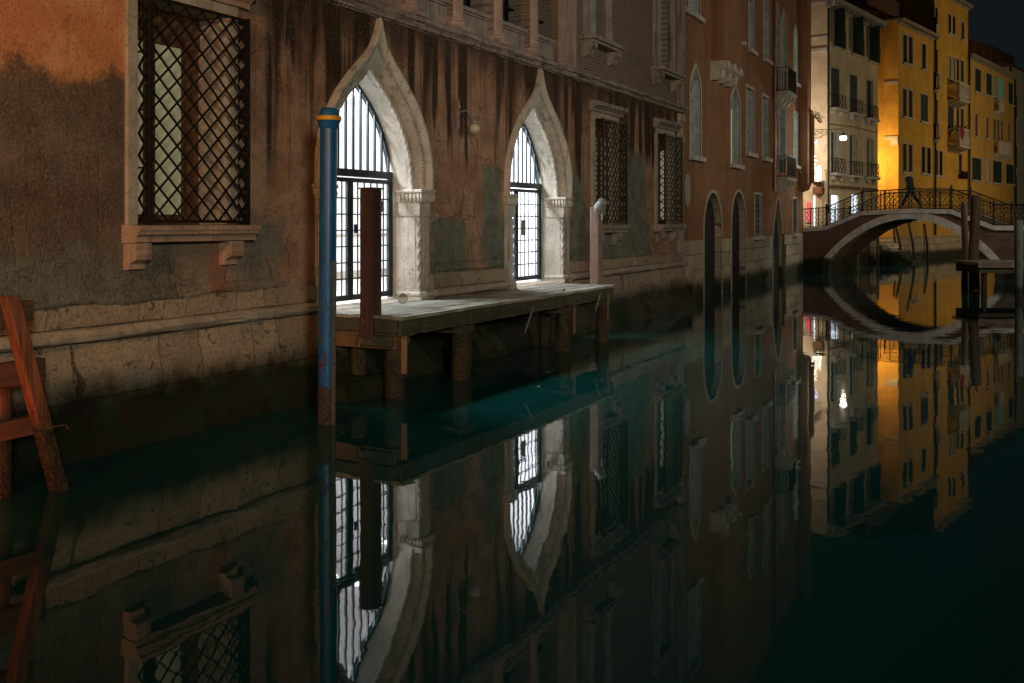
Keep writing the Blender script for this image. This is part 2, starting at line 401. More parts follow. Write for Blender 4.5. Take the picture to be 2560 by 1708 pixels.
def m_pole_blue():
    n = NT("chipped_blue_paint")
    f = n.noise(3.2, 6, 0.65); g = n.noise(9, 6, 0.75, vec=n.sc(2.6, 2.6, 0.55))
    col = n.mix(n.ss(f, 0.35, 0.7), (0.006, 0.070, 0.20), (0.012, 0.12, 0.30))
    chip = n.mul(n.ss(n.add(n.mul(f, 0.5), n.mul(g, 0.5)), 0.535, 0.57), n.ss(n.z, 1.0, 2.4, 1, 0.0))
    col = n.mix(chip, col, (0.075, 0.03, 0.035))
    low = n.ss(n.add(n.z, n.mul(n.sub(g, 0.5), 0.25)), 0.44, 0.5, 1, 0)
    sp = n.noise(36, 4, 0.7)
    foul = n.ramp(sp, [(0.38, (0.012, 0.011, 0.008)), (0.58, (0.06, 0.042, 0.025)), (0.75, (0.16, 0.12, 0.08))])
    col = n.mix(low, col, foul)
    h = n.add(n.sub(n.mul(g, 0.3), n.mul(chip, 0.8)), n.mul(n.mul(low, sp), 1.5))
    return n.out(col, n.ss(low, 0, 1, 0.38, 0.8), n.bump(h, 0.6, 0.012), 0, 0.45)
M['blue'] = m_pole_blue()
M['ring'] = m_simple("yellow_paint", (0.62, 0.33, 0.015), 0.4, 0.1, 8, 0.1)

def m_water():
    n = NT("canal_water")
    v1 = n.vec(n.mul(n.x, 0.8), n.mul(n.y, 0.8), 0.0)
    a = n.noise(1.0, 2, 0.5, vec=v1, dist=0.4)
    b = n.noise(4.2, 2, 0.5)
    far = n.ss(n.y, 14.0, 42.0, 0.6, 0.8)
    h = n.mul(n.add(n.mul(a, 1.0), n.mul(b, 0.16)), far)
    n.b.inputs['IOR'].default_value = 1.40
    return n.out((0.0052, 0.056, 0.050), 0.02, n.bump(h, 0.019, 0.25), 0, 0.5)
M['water'] = m_water()

# ------------------------------------------------------------------ mesh helpers
class MB:
    def __init__(s): s.v, s.f, s.mi = [], [], []
    def add(s, vs, fs, mi=0):
        o = len(s.v); s.v += [tuple(p) for p in vs]
        for q in fs: s.f.append(tuple(i + o for i in q)); s.mi.append(mi)
    def box(s, x0, x1, y0, y1, z0, z1, mi=0):
        s.add([(x, y, z) for z in (z0, z1) for y in (y0, y1) for x in (x0, x1)],
              [(0, 2, 3, 1), (4, 5, 7, 6), (0, 1, 5, 4), (2, 6, 7, 3), (0, 4, 6, 2), (1, 3, 7, 5)], mi); return s
    def bar(s, p, q, w, h=None, mi=0, up=(0, 0, 1)):
        p, q = Vector(p), Vector(q); h = h or w; d = (q - p).normalized()
        a = d.cross(Vector(up))
        if a.length < 1e-3: a = d.cross(Vector((0, 1, 0)))
        a.normalize(); b = d.cross(a)
        a *= w / 2; b *= h / 2
        s.add([p - a - b, p + a - b, p + a + b, p - a + b, q - a - b, q + a - b, q + a + b, q - a + b],
              [(3, 2, 1, 0), (4, 5, 6, 7), (0, 1, 5, 4), (1, 2, 6, 5), (2, 3, 7, 6), (3, 0, 4, 7)], mi); return s
    def tube(s, pts, r, n=8, mi=0, caps=True, lobes=0, twist=0.0, amp=0.25):
        pts = [Vector(p) for p in pts]; k = len(pts); vs = []; L = 0
        t0 = (pts[1] - pts[0]).normalized()
        a = t0.cross(Vector((0, 1, 0)))
        if a.length < 1e-3: a = t0.cross(Vector((1, 0, 0)))
        a.normalize()
        for i, p in enumerate(pts):
            t = (pts[min(i + 1, k - 1)] - pts[max(i - 1, 0)]).normalized()
            a = (a - t * a.dot(t)).normalized(); b = t.cross(a)
            if i: L += (p - pts[i - 1]).length
            rr = r[i] if isinstance(r, (list, tuple)) else r
            for j in range(n):
                th = 2 * pi * j / n
                ra = rr * (1 + amp * cos(lobes * (th - twist * L))) if lobes else rr
                vs.append(p + (a * cos(th) + b * sin(th)) * ra)
        fs = [(i * n + j, i * n + (j + 1) % n, (i + 1) * n + (j + 1) % n, (i + 1) * n + j) for i in range(k - 1) for j in range(n)]
        if caps: fs += [tuple(range(n))[::-1], tuple((k - 1) * n + j for j in range(n))]
        s.add(vs, fs, mi); return s
    def lathe(s, prof, cx=0, cy=0, n=20, mi=0):
        vs = [(cx + r * cos(2 * pi * j / n), cy + r * sin(2 * pi * j / n), z) for r, z in prof for j in range(n)]
        k = len(prof)
        fs = [(i * n + j, i * n + (j + 1) % n, (i + 1) * n + (j + 1) % n, (i + 1) * n + j) for i in range(k - 1) for j in range(n)]
        fs += [tuple(range(n))[::-1], tuple((k - 1) * n + j for j in range(n))]
        s.add(vs, fs, mi); return s
    def prism(s, poly, y0, y1, mi=0):      # poly of (x, z), extruded along y
        k = len(poly)
        tris = tessellate_polygon([[Vector((x, z, 0)) for x, z in poly]])
        s.add([(x, y0, z) for x, z in poly] + [(x, y1, z) for x, z in poly],
              [tuple(t) for t in tris] + [tuple(i + k for i in t[::-1]) for t in tris] +
              [(i, (i + 1) % k, k + (i + 1) % k, k + i) for i in range(k)], mi); return s
    def prismx(s, poly, x0, x1, mi=0):     # poly of (y, z), extruded along x
        k = len(poly)
        tris = tessellate_polygon([[Vector((a, b, 0)) for a, b in poly]])
        s.add([(x0, a, b) for a, b in poly] + [(x1, a, b) for a, b in poly],
              [tuple(t) for t in tris] + [tuple(i + k for i in t[::-1]) for t in tris] +
              [(i, (i + 1) % k, k + (i + 1) % k, k + i) for i in range(k)], mi); return s
    def panel(s, outer, holes, y, depth, mi=0, rmi=None, rev=True):   # wall face with openings and their reveals
        loops = [outer] + [h[0] for h in holes]
        flat = [p for l in loops for p in l]
        tris = tessellate_polygon([[Vector((x, z, 0)) for x, z in l] for l in loops])
        s.add([(x, y, z) for x, z in flat], [tuple(t) for t in tris], mi)
        for h in holes if rev else []:
            l = h[0]; d = h[1] if len(h) > 1 else depth; k = len(l)
            s.add([(x, y, z) for x, z in l] + [(x, y + d, z) for x, z in l],
                  [(i, (i + 1) % k, k + (i + 1) % k, k + i) for i in range(k)], mi if rmi is None else rmi)
        return s
    def obj(s, name, mat, parent=None, smooth=None, bevel=0.0, loc=None):
        me = bpy.data.meshes.new(name)
        me.from_pydata(s.v, [], s.f)
        for m in (mat if isinstance(mat, (list, tuple)) else [mat]):
            me.materials.append(M[m] if isinstance(m, str) else m)
        if len(set(s.mi)) > 1: me.polygons.foreach_set('material_index', s.mi)
        me.update()
        if smooth:
            me.polygons.foreach_set('use_smooth', [True] * len(me.polygons))
            me.set_sharp_from_angle(angle=radians(smooth))
        o = bpy.data.objects.new(name, me); COL.objects.link(o)
        if parent: o.parent = parent
        if loc: o.location = loc
        if bevel:
            b = o.modifiers.new("bevel", 'BEVEL'); b.width = bevel; b.segments = 2; b.limit_method = 'ANGLE'
        return o

def tag(o, label, cat, group=None):
    o['label'] = label; o['category'] = cat
    if group: o['group'] = group
    return o
def structure(o, kind='structure'):
    o['kind'] = kind; return o
def thing(name, label, cat, loc=(0, 0, 0), rz=0.0, group=None):
    o = bpy.data.objects.new(name, None); o.empty_display_size = 0.2
    COL.objects.link(o); o.location = loc; o.rotation_euler = (0, 0, rz)
    return tag(o, label, cat, group)
def dup(root, loc, rz, label=None):
    def cp(o, par):
        c = o.copy(); COL.objects.link(c)
        if par: c.parent = par
        for ch in list(o.children): cp(ch, c)
        return c
    c = cp(root, None); c.location = loc; c.rotation_euler = (0, 0, rz)
    if label: c['label'] = label
    return c

def R(x0, x1, z0, z1): return [(x0, z0), (x1, z0), (x1, z1), (x0, z1)]
def gnd(px, Y): return ((px - CX) / F * Y, Y)
def zat(py, Y): return CAMH + (YH - py) / F * Y
def bead(x, y, z, amp):
    return noise.noise(Vector((x, y, z))) * amp

class Face:      # a vertical facade: local x runs along it, local -y faces the canal, z is height above the water
    def __init__(s, V=None, px0=None, Y0=None, D=None, P=None, dir=None, s0=0.0):
        if dir: s.sn, s.cs = dir
        else:
            th = atan((V - CX) / F); s.sn, s.cs = sin(th), cos(th)
        if P: s.D = -(s.cs * P[0] - s.sn * P[1])
        else: s.D = D if D else Y0 * (s.sn - (px0 - CX) / F * s.cs)
        s.s0 = s0
        s.rz = atan2(s.cs, s.sn)
    def Y(s, px, off=0.0): return (s.D - off) / (s.sn - (px - CX) / F * s.cs)
    def x(s, px, off=0.0):
        u = (px - CX) / F; Y = s.Y(px, off); return u * Y * s.sn + Y * s.cs - s.s0
    def z(s, px, py, off=0.0): return CAMH + (YH - py) / F * s.Y(px, off)
    def loc(s, x=0.0, off=0.0, z=0.0):
        k = x + s.s0
        return (-(s.D - off) * s.cs + k * s.sn, (s.D - off) * s.sn + k * s.cs, z)

# ------------------------------------------------------------------ water and ground
w = MB(); w.add([(-90, -40, 0), (140, -40, 0), (140, 260, 0), (-90, 260, 0)], [(0, 1, 2, 3)])
structure(w.obj("water", 'water'))
w = MB(); w.add([(-400, -300, -2.2), (400, -300, -2.2), (400, 700, -2.2), (-400, 700, -2.2)], [(0, 1, 2, 3)])
structure(w.obj("ground", 'paving'))

# ================================================================== the palace with the two water gates
A = Face(2570, D=9.2)
END = 28.78
pal = thing("palace", "old palace with two lit pointed water gates, peeling red brown plaster and a stone base", "building", A.loc(), A.rz)
OUT = [(1.55, 3.06), (1.545, 3.3), (1.53, 3.55), (1.47, 3.8), (1.37, 4.04), (1.24, 4.26), (1.08, 4.47), (0.90, 4.66), (0.70, 4.85), (0.50, 5.01), (0.33, 5.15), (0.21, 5.28), (0.13, 5.40), (0.075, 5.52), (0.03, 5.63), (0.0, 5.74)]
INN = [(1.21, 3.06), (1.195, 3.25), (1.165, 3.45), (1.115, 3.64), (1.045, 3.82), (0.955, 3.99), (0.855, 4.14), (0.745, 4.28), (0.63, 4.41), (0.52, 4.52), (0.41, 4.61), (0.30, 4.70), (0.20, 4.78), (0.11, 4.86), (0.045, 4.93), (0.0, 4.99)]
def both(c, cur):
    return [(c + a, z) for a, z in cur] + [(c - a, z) for a, z in cur[-2::-1]]
def curve_sub(cur, k=4):
    out = []
    for i in range(len(cur) - 1):
        for j in range(k):
            t = j / k; out.append((cur[i][0] * (1 - t) + cur[i + 1][0] * t, cur[i][1] * (1 - t) + cur[i + 1][1] * t))
    return out + [cur[-1]]
CA, CB = 13.06, 18.95
GOFF = 0.50
def wall_hole(c):
    q = [(a * 0.25 + b_ * 0.75, za * 0.25 + zb * 0.75) for (a, za), (b_, zb) in zip(INN, OUT)]
    return [(c - 1.23, 1.18), (c + 1.23, 1.18), (c + 1.23, q[0][1])] + both(c, q) + [(c - 1.23, q[0][1])]
def gate_hole(c): return [(c - 1.21, 1.18)] + [(c + 1.21, 1.18)] + both(c, INN)
WA = (8.245, 9.74, 2.46, 5.16); WB = (21.98, 23.36, 2.44, 5.0); WC = (26.5, 27.84, 2.44, 5.0)
ground = MB()
ground.panel([(-2, -1), (END, -1), (END, 5.84), (-2, 5.84)],
             [(wall_hole(CA), 0.62), (wall_hole(CB), 0.62), (R(*WA), 0.55), (R(*WB), 0.5), (R(*WC), 0.5)], 0.0, 0.5, 0, 1)
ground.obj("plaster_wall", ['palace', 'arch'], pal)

# brick storey with the loggia
LZ0, LZ1 = 6.0, 9.6
LOG = [(14.32, 15.46), (15.84, 17.0), (17.4, 18.6), (18.99, 20.02), (12.7, 13.92), (11.1, 12.3)]
UW = [(21.69, 22.84, 6.86, 9.7), (26.54, 27.80, 6.80, 9.7)]
up = MB()
up.panel([(-2, 5.84), (END, 5.84), (END, 13.0), (-2, 13.0)],
         [(R(a, b, LZ0 + 0.02, LZ1), 0.5) for a, b in LOG] + [(R(*u), 0.35) for u in UW], 0.03, 0.5)
up.obj("brick_wall", 'brick', pal)
sh = MB()
sh.box(-2.0, -1.7, 0.4, 9, -1, 13); sh.box(END - 0.3, END, 0.42, 9, -1, 13); sh.box(-1.7, END - 0.3, 8.7, 9, -1, 13)
sh.obj("rear_wall", 'rust', pal)
MB().prismx([(-0.45, 13.0), (9.3, 13.0), (4.5, 15.2)], -2.2, END + 0.1).obj("roof", 'roof', pal)
# near-black sheets stand in for unlit rooms behind the upper openings
MB().box(10.9, 20.4, 0.62, 0.7, 5.9, 9.7).obj("unlit_interior", 'void', pal)
for a, b, z0, z1 in UW: MB().box(a - 0.1, b + 0.1, 0.6, 0.68, z0 - 0.1, z1).obj("unlit_interior", 'void', pal)
grille_mb = MB()
for a, b in LOG:
    for t in (0.15, 0.5, 0.85): grille_mb.bar((a + (b - a) * t, 0.45, 6.2), (a + (b - a) * t, 0.45, 9.6), 0.03)
    grille_mb.bar((a, 0.4, 6.95), (b, 0.4, 6.95), 0.045)
grille_mb.obj("window_bars", 'iron', pal)

# string cornice, loggia columns, parapets and pilasters
def sweep(path_x, prof, name, mat, parent, jit=0.006, smooth=40, step=0.18):
    n = max(2, int((path_x[1] - path_x[0]) / step)); k = len(prof); vs = []; fs = []
    for i in range(n + 1):
        x = path_x[0] + (path_x[1] - path_x[0]) * i / n
        for j, (y, z) in enumerate(prof):
            inner = 0 < j < k - 1
            vs.append((x, y + (bead(x * 2.3, j * 3.1, z, jit * 2) if inner else 0), z + (bead(x * 1.9 + 40, j * 2.2, z, jit) if inner else 0)))
    for i in range(n):
        for j in range(k - 1): fs.append((i * k + j, (i + 1) * k + j, (i + 1) * k + j + 1, i * k + j + 1))
    fs += [tuple(range(k)), tuple(n * k + j for j in range(k))[::-1]]
    b = MB(); b.add(vs, fs)
    return b.obj(name, mat, parent, smooth)
cor = sweep((-2, END + 0.05), [(0.03, 5.74), (-0.05, 5.75), (-0.06, 5.79), (-0.12, 5.81), (-0.16, 5.85), (-0.20, 5.86), (-0.20, 5.93), (-0.14, 5.97), (0.03, 5.985)], "string_cornice", 'cornice', pal, 0.024, 40, 0.07)
d = MB(); x = -1.9
while x < END:
    d.box(x, x + 0.05, -0.135, -0.05, 5.762, 5.802); x += 0.11
d.obj("dentil_row", 'cornice', cor)
for c in (14.12, 15.65, 17.2, 18.8, 12.5, 10.9):
    b = MB(); b.box(c - 0.25, c + 0.25, -0.12, 0.3, 5.985, 6.06)
    b.lathe([(0.235, 6.06), (0.25, 6.10), (0.235, 6.14), (0.20, 6.16), (0.21, 6.2), (0.185, 6.22), (0.175, 9.2), (0.21, 9.22), (0.22, 9.3), (0.3, 9.55), (0.3, 9.65)], c, 0.12, 20)
    b.obj("loggia_column", 'pink', pal, 35)
b = MB()
for a, c in LOG:
    b.box(a, c, 0.14, 0.26, 5.985, 6.40); b.box(a, c, 0.10, 0.30, 6.40, 6.44); b.box(a, c, 0.06, 0.34, 6.44, 6.52)
    b.box(a, c, 0.11, 0.14, 6.03, 6.09)
    for t in (0.2, 0.4, 0.6, 0.8): b.box(a + (c - a) * t - 0.012, a + (c - a) * t + 0.012, 0.125, 0.14, 6.1, 6.38)
b.obj("loggia_parapet", 'cornice', pal, None, 0.008)
b = MB(); b.box(20.10, 20.72, -0.05, 0.1, 6.05, 9.8); b.box(20.05, 20.78, -0.10, 0.1, 5.985, 6.05); b.box(20.02, 20.12, -0.09, 0.1, 6.05, 9.8); b.box(20.7, 20.8, -0.08, 0.1, 6.05, 9.8)
b.obj("pilaster", 'pink', pal, None, 0.01)
b = MB(); b.box(28.45, END + 0.08, -0.09, 0.2, 5.985, 13); 
b.obj("corner_pilaster", 'cornice', pal, None, 0.01)
for i in range(5):
    pass
b = MB()
for z0, z1, e in ((4.9, 5.05, 0.08), (5.05, 5.5, 0.05), (5.5, 5.72, 0.10), (2.3, 2.46, 0.12), (1.6, 2.3, 0.06), (2.46, 4.9, 0.035)):
    b.box(28.35, END + e * 0.6, -e, 0.15, z0, z1)
b.obj("corner_quoin", 'moulding', pal, None, 0.012)
def upper_window(u):
    a, b_, z0, z1 = u
    f = MB()
    f.box(a - 0.27, a, -0.06, 0.12, z0, z1 + 0.2); f.box(b_, b_ + 0.24, -0.06, 0.12, z0, z1 + 0.2); f.box(a - 0.34, b_ + 0.3, -0.1, 0.1, z1, z1 + 0.35)
    f.tube([(a - 0.02, -0.06, z0), (a - 0.02, -0.06, z1)], 0.035, 8, lobes=3, twist=9); f.tube([(b_ + 0.03, -0.06, z0), (b_ + 0.03, -0.06, z1)], 0.035, 8, lobes=3, twist=9)
    w_ = f.obj("upper_window", 'cornice', pal, None)
    s_ = MB(); s_.box(a - 0.42, b_ + 0.4, -0.34, 0.05, z0 - 0.10, z0); s_.box(a - 0.36, b_ + 0.34, -0.27, 0.05, z0 - 0.17, z0 - 0.10)
    s_.obj("sill", 'cornice', w_, None, 0.012)
    for c in (a - 0.22, b_ + 0.18):
        MB().prismx([(0.02, z0 - 0.17), (-0.25, z0 - 0.17), (-0.26, z0 - 0.26), (-0.17, z0 - 0.32), (-0.12, z0 - 0.44), (0.02, z0 - 0.52)], c - 0.13, c + 0.13).obj("corbel", 'cornice', w_, None, 0.012)
    MB().box(a + 0.55, b_, 0.30, 0.345, z0, z1).obj("shutter", 'slate', w_)
for u in UW: upper_window(u)

# stone base: upper course, roll moulding, battered courses down into the water
BASE_SEG = [(-2.0, 11.50), (14.62, 17.39), (20.51, END)]
pr_up = [(0.02, 1.60), (-0.045, 1.60), (-0.055, 1.55), (-0.05, 1.36), (0.02, 1.35)]
pr_roll = [(0.02, 1.345)] + [(-0.09 - 0.085 * sin(pi * t / 8), 1.27 + 0.075 * cos(pi * t / 8)) for t in range(9)] + [(0.02, 1.185)]
for a, b_ in BASE_SEG:
    sweep((a, b_), pr_up, "upper_stone_course", 'base', pal, 0.022)
    sweep((a, b_), pr_roll, "roll_moulding", 'moulding', pal, 0.02)
sweep((-2.0, END + 0.03), [(0.02, 1.18), (-0.10, 1.175), (-0.13, 1.0), (-0.19, 0.72), (-0.24, 0.45), (-0.32, 0.2), (-0.38, 0.0), (-0.42, -0.5), (0.02, -0.6)], "battered_base", 'base', pal, 0.026)
e = MB(); e.prism([(END, -0.6), (END + 0.32, -0.5), (END + 0.28, 0.0), (END + 0.14, 0.6), (END + 0.04, 1.17), (END, 1.17)], -0.30, 0.5)
e.obj("base_end", 'base', pal)
b = MB(); b.box(14.7, 17.46, -0.028, 0.0, 1.69, 1.70)
# thin render slab edges seen between the gates
def render_lip(x0, x1, zc, amp, th, name="render_edge"):     # ragged lower edge of the render over the stone
    n = int((x1 - x0) / 0.045); b = MB(); vs = []
    for i in range(n + 1):
        x = x0 + (x1 - x0) * i / n; f = min(1.0, 8 * min(i, n - i) / n + 0.15)
        zz = zc + bead(x * 1.3, 3.1, 0, amp * 2.2) + bead(x * 7, 1, 0, amp * 0.8)
        vs += [(x, 0.0, zc + 0.16), (x, -th * 0.55, zc + 0.13), (x, -th * f, zz + 0.03), (x, -th * 0.8 * f, zz), (x, 0.0, zz - 0.005)]
    fs = [(i * 5 + j, i * 5 + j + 1, i * 5 + 6 + j, i * 5 + 5 + j) for i in range(n) for j in range(4)]
    b.add(vs, fs); return b.obj(name, 'palace', pal, 30)
render_lip(-2, 11.48, 1.585, 0.035, 0.07); render_lip(14.8, 17.34, 1.64, 0.012, 0.075); render_lip(20.6, 28.3, 1.60, 0.04, 0.07)
# ---- water gates
def gate(c, notice):
    g = MB()
    # archivolt swept between the inner and outer ogee curves
    prof = [(-0.004, 0.56), (-0.004, 0.20), (0.0, 0.15), (0.08, 0.155), (0.17, 0.15), (0.20, 0.17), (0.30, 0.135), (0.40, 0.08), (0.46, 0.03), (0.48, 0.005), (0.50, 0.01), (0.64, -0.005), (0.66, -0.04), (0.74, -0.085), (0.82, -0.12), (0.92, -0.125), (0.99, -0.09), (1.0, 0.02)]
    ci, co = curve_sub(INN, 3), curve_sub(OUT, 3)
    n = len(ci); k = len(prof)
    for sg in (1, -1):
        vs = []; fs = []
        for (xi, zi), (xo, zo) in zip(ci, co):
            for t, y in prof:
                vs.append((c + sg * (xi + (xo - xi) * t), y + bead(xi * 5 + c, zi * 5, t * 3, 0.006), zi + (zo - zi) * t))
        for i in range(n - 1):
            for j in range(k - 1):
                q = (i * k + j, i * k + j + 1, (i + 1) * k + j + 1, (i + 1) * k + j)
                fs.append(q if sg > 0 else q[::-1])
        g.add(vs, fs)
    # finial spike
    g.tube([(c, -0.07, 5.58), (c, -0.07, 5.70), (c, -0.07, 5.77)], [0.045, 0.02, 0.006], 8)
    ar = g.obj("pointed_arch", 'arch', pal, 40)
    d = MB(); r = MB()
    dl = curve_sub(INN, 4); do = curve_sub(OUT, 4)
    for sg in (1, -1):
        for i in range(0, len(dl) - 4):
            (xi, zi), (xo, zo) = dl[i], do[i]
            t = 0.57; x = c + sg * (xi + (xo - xi) * t); z = zi + (zo - zi) * t
            (x2i, z2i), (x2o, z2o) = dl[i + 1], do[i + 1]
            x2 = c + sg * (x2i + (x2o - x2i) * t); z2 = z2i + (z2o - z2i) * t
            d.bar((x, -0.01, z), (x + (x2 - x) * 0.55, -0.01, z + (z2 - z) * 0.55), 0.05, 0.045, up=(0, 1, 0))
        r.tube([(c + sg * (a + 0.035), 0.135, z) for a, z in curve_sub(INN, 10)[:-6]], 0.042, 12, lobes=4, twist=11, amp=0.13)
    d.obj("dentils", 'arch', ar); r.obj("rope_moulding", 'arch', ar, 50)
    # jambs, capitals, plinths, twisted colonnettes
    for sg in (1, -1):
        def bx(b, w0, w1, y0, y1, z0, z1): b.box(min(c + sg * w0, c + sg * w1), max(c + sg * w0, c + sg * w1), y0, y1, z0, z1)
        j = MB(); bx(j, 1.30, 1.53, -0.035, 0.02, 1.36, 2.6); bx(j, 1.207, 1.22, 0.04, GOFF + 0.05, 1.36, 2.6); bx(j, 1.33, 1.50, -0.05, -0.03, 1.42, 2.55)
        jo = j.obj("jamb", 'arch', pal, None, 0.006)
        MB().tube([(c + sg * 1.25, 0.0, 1.36 + 0.02 * i) for i in range(62)], 0.05, 12, lobes=3, twist=11 * sg, amp=0.15).obj("twisted_colonnette", 'arch', jo, 50)
        cp = MB(); bx(cp, 1.19, 1.53, -0.055, GOFF - 0.12, 2.6, 2.84); bx(cp, 1.175, 1.555, -0.08, GOFF - 0.11, 2.84, 2.90); bx(cp, 1.16, 1.575, -0.105, GOFF - 0.10, 2.90, 3.0); bx(cp, 1.135, 1.60, -0.13, GOFF - 0.09, 3.0, 3.06)
        co_ = cp.obj("capital", 'arch', jo, None, 0.012)
        lf = MB()
        for i in range(6):        # leaf and tongue carving round the capital
            xx = c + sg * (1.18 + i * 0.075)
            lf.lathe([(0.006, 2.84), (0.026, 2.88), (0.036, 2.93), (0.022, 2.98), (0.004, 3.0)], xx, -0.098, 7)
        for i in range(6):
            lf.lathe([(0.006, 2.84), (0.026, 2.88), (0.036, 2.93), (0.022, 2.98), (0.004, 3.0)], c + sg * 1.165, -0.05 + i * 0.075, 7)
        lf.obj("leaf_carving", 'arch', co_, 40)
        pl = MB()
        bx(pl, 1.17, 1.56, -0.10, GOFF - 0.04, 1.175, 1.23)
        bx(pl, 1.19, 1.55, -0.06, GOFF - 0.04, 1.32, 1.36)
        pl.tube([(c + sg * 1.22, 0.42, 1.275), (c + sg * 1.22, -0.05, 1.275), (c + sg * 1.27, -0.09, 1.275), (c + sg * 1.60, -0.09, 1.275)], 0.058, 10)
        pl.obj("plinth", 'arch', jo, 40, 0.006)
    # iron gate
    fr = MB(); y = GOFF
    fr.box(c - 1.20, c - 1.15, y, y + 0.06, 1.22, 3.24); fr.box(c + 1.15, c + 1.20, y, y + 0.06, 1.22, 3.24)
    fr.box(c - 1.19, c + 1.19, y - 0.01, y + 0.07, 3.24, 3.36)
    fr.tube([(x, y + 0.03, z) for x, z in both(c, [(a * 0.975, zz) for a, zz in INN])][3:-3], 0.03, 6)
    G = fr.obj("iron_gate", 'gate', pal)
    fb = MB()
    xs = [c + (i + 0.5) * 0.2 - 1.2 for i in range(12)]
    for x in xs:
        a = abs(x - c); zt = 3.1
        for (a0, z0), (a1, z1) in zip(INN, INN[1:]):
            if a1 <= a <= a0: zt = z0 + (z1 - z0) * (a0 - a) / max(a0 - a1, 1e-6)
        if zt > 3.45: fb.box(x - 0.021, x + 0.021, y + 0.01, y + 0.04, 3.36, zt)
    fb.obj("fanlight_bars", 'gate', G)
    for sg in (-1, 1):
        lf = MB(); a, b_ = (c + 0.005, c + 1.15) if sg > 0 else (c - 1.15, c - 0.005)
        for x0, x1 in ((a, a + 0.075), (b_ - 0.07, b_)): lf.box(x0, x1, y + 0.005, y + 0.05, 1.24, 3.22)
        lf.box(a, b_, y + 0.004, y + 0.051, 1.24, 1.33); lf.box(a, b_, y + 0.004, y + 0.051, 3.15, 3.22)
        for i in range(1, 6): x = a + 0.03 + (b_ - a - 0.05) * i / 6; lf.box(x - 0.010, x + 0.010, y + 0.012, y + 0.03, 1.3, 3.2)
        for i in range(1, 7): z = 1.33 + (3.15 - 1.33) * i / 7; lf.box(a + 0.02, b_ - 0.02, y + 0.014, y + 0.034, z - 0.011, z + 0.011)
        L = lf.obj("gate_leaf", 'gate', G)
        if sg > 0:
            if notice: MB().box(a + 0.08, a + 0.19, y - 0.012, y + 0.0, 2.32, 2.47).obj("notice_plate", 'gate', L)
            else: MB().box(a + 0.16, a + 0.36, y - 0.03, y + 0.0, 2.22, 2.55).obj("lock_box", 'greymetal', L, None, 0.01)
    th = MB(); th.box(c - 1.2, c + 1.2, 0.02, 0.62, 1.12, 1.186); th.obj("threshold", 'moulding', G)
gate(CA, True); gate(CB, False)

# bright white room behind the gates, with ceiling lamps
room = MB(); rx0, rx1, ry0, ry1, rz0, rz1 = 10.8, 21.2, 0.63, 5.2, 1.17, 5.35
room.add([(rx0, ry0, rz0), (rx1, ry0, rz0), (rx1, ry1, rz0), (rx0, ry1, rz0), (rx0, ry0, rz1), (rx1, ry0, rz1), (rx1, ry1, rz1), (rx0, ry1, rz1)],
         [(4, 5, 6, 7), (2, 3, 7, 6), (0, 3, 7, 4), (1, 2, 6, 5)])
room.add([(rx0, ry0, rz0), (rx1, ry0, rz0), (rx1, ry1, rz0), (rx0, ry1, rz0)], [(0, 1, 2, 3)], 1)
room.panel([(rx0, rz0 - 0.2), (rx1, rz0 - 0.2), (rx1, rz1 + 0.1), (rx0, rz1 + 0.1)], [(gate_hole(CA), 0.01), (gate_hole(CB), 0.01)], 0.622, 0.01)
room.obj("white_interior", ['white', 'floor'], pal)
for c in (CA, CB):
    dl = bpy.data.lights.new("ceiling_lamp", 'AREA'); dl.shape = 'RECTANGLE'; dl.size = 1.8; dl.size_y = 0.9; dl.energy = 600; dl.color = (0.90, 0.95, 1.0)
    lo = bpy.data.objects.new("ceiling_lamp", dl); COL.objects.link(lo); lo.parent = pal
    lo.location = (c - 0.1, 1.75, 5.22); lo.rotation_euler = (radians(-35), 0, 0)

for cx_ in (12.0, 14.6, 17.6, 20.2):
    b = MB(); b.box(cx_ - 0.05, cx_ + 0.05, 3.0, 5.0, 5.26, 5.32); b.obj("ceiling_tube", 'bulb', pal)
b = MB(); b.box(10.8, 21.2, 5.14, 5.19, 1.18, 1.34); b.box(10.8, 21.2, 5.16, 5.2, 2.15, 2.22); b.obj("wall_skirting", 'moulding', pal)
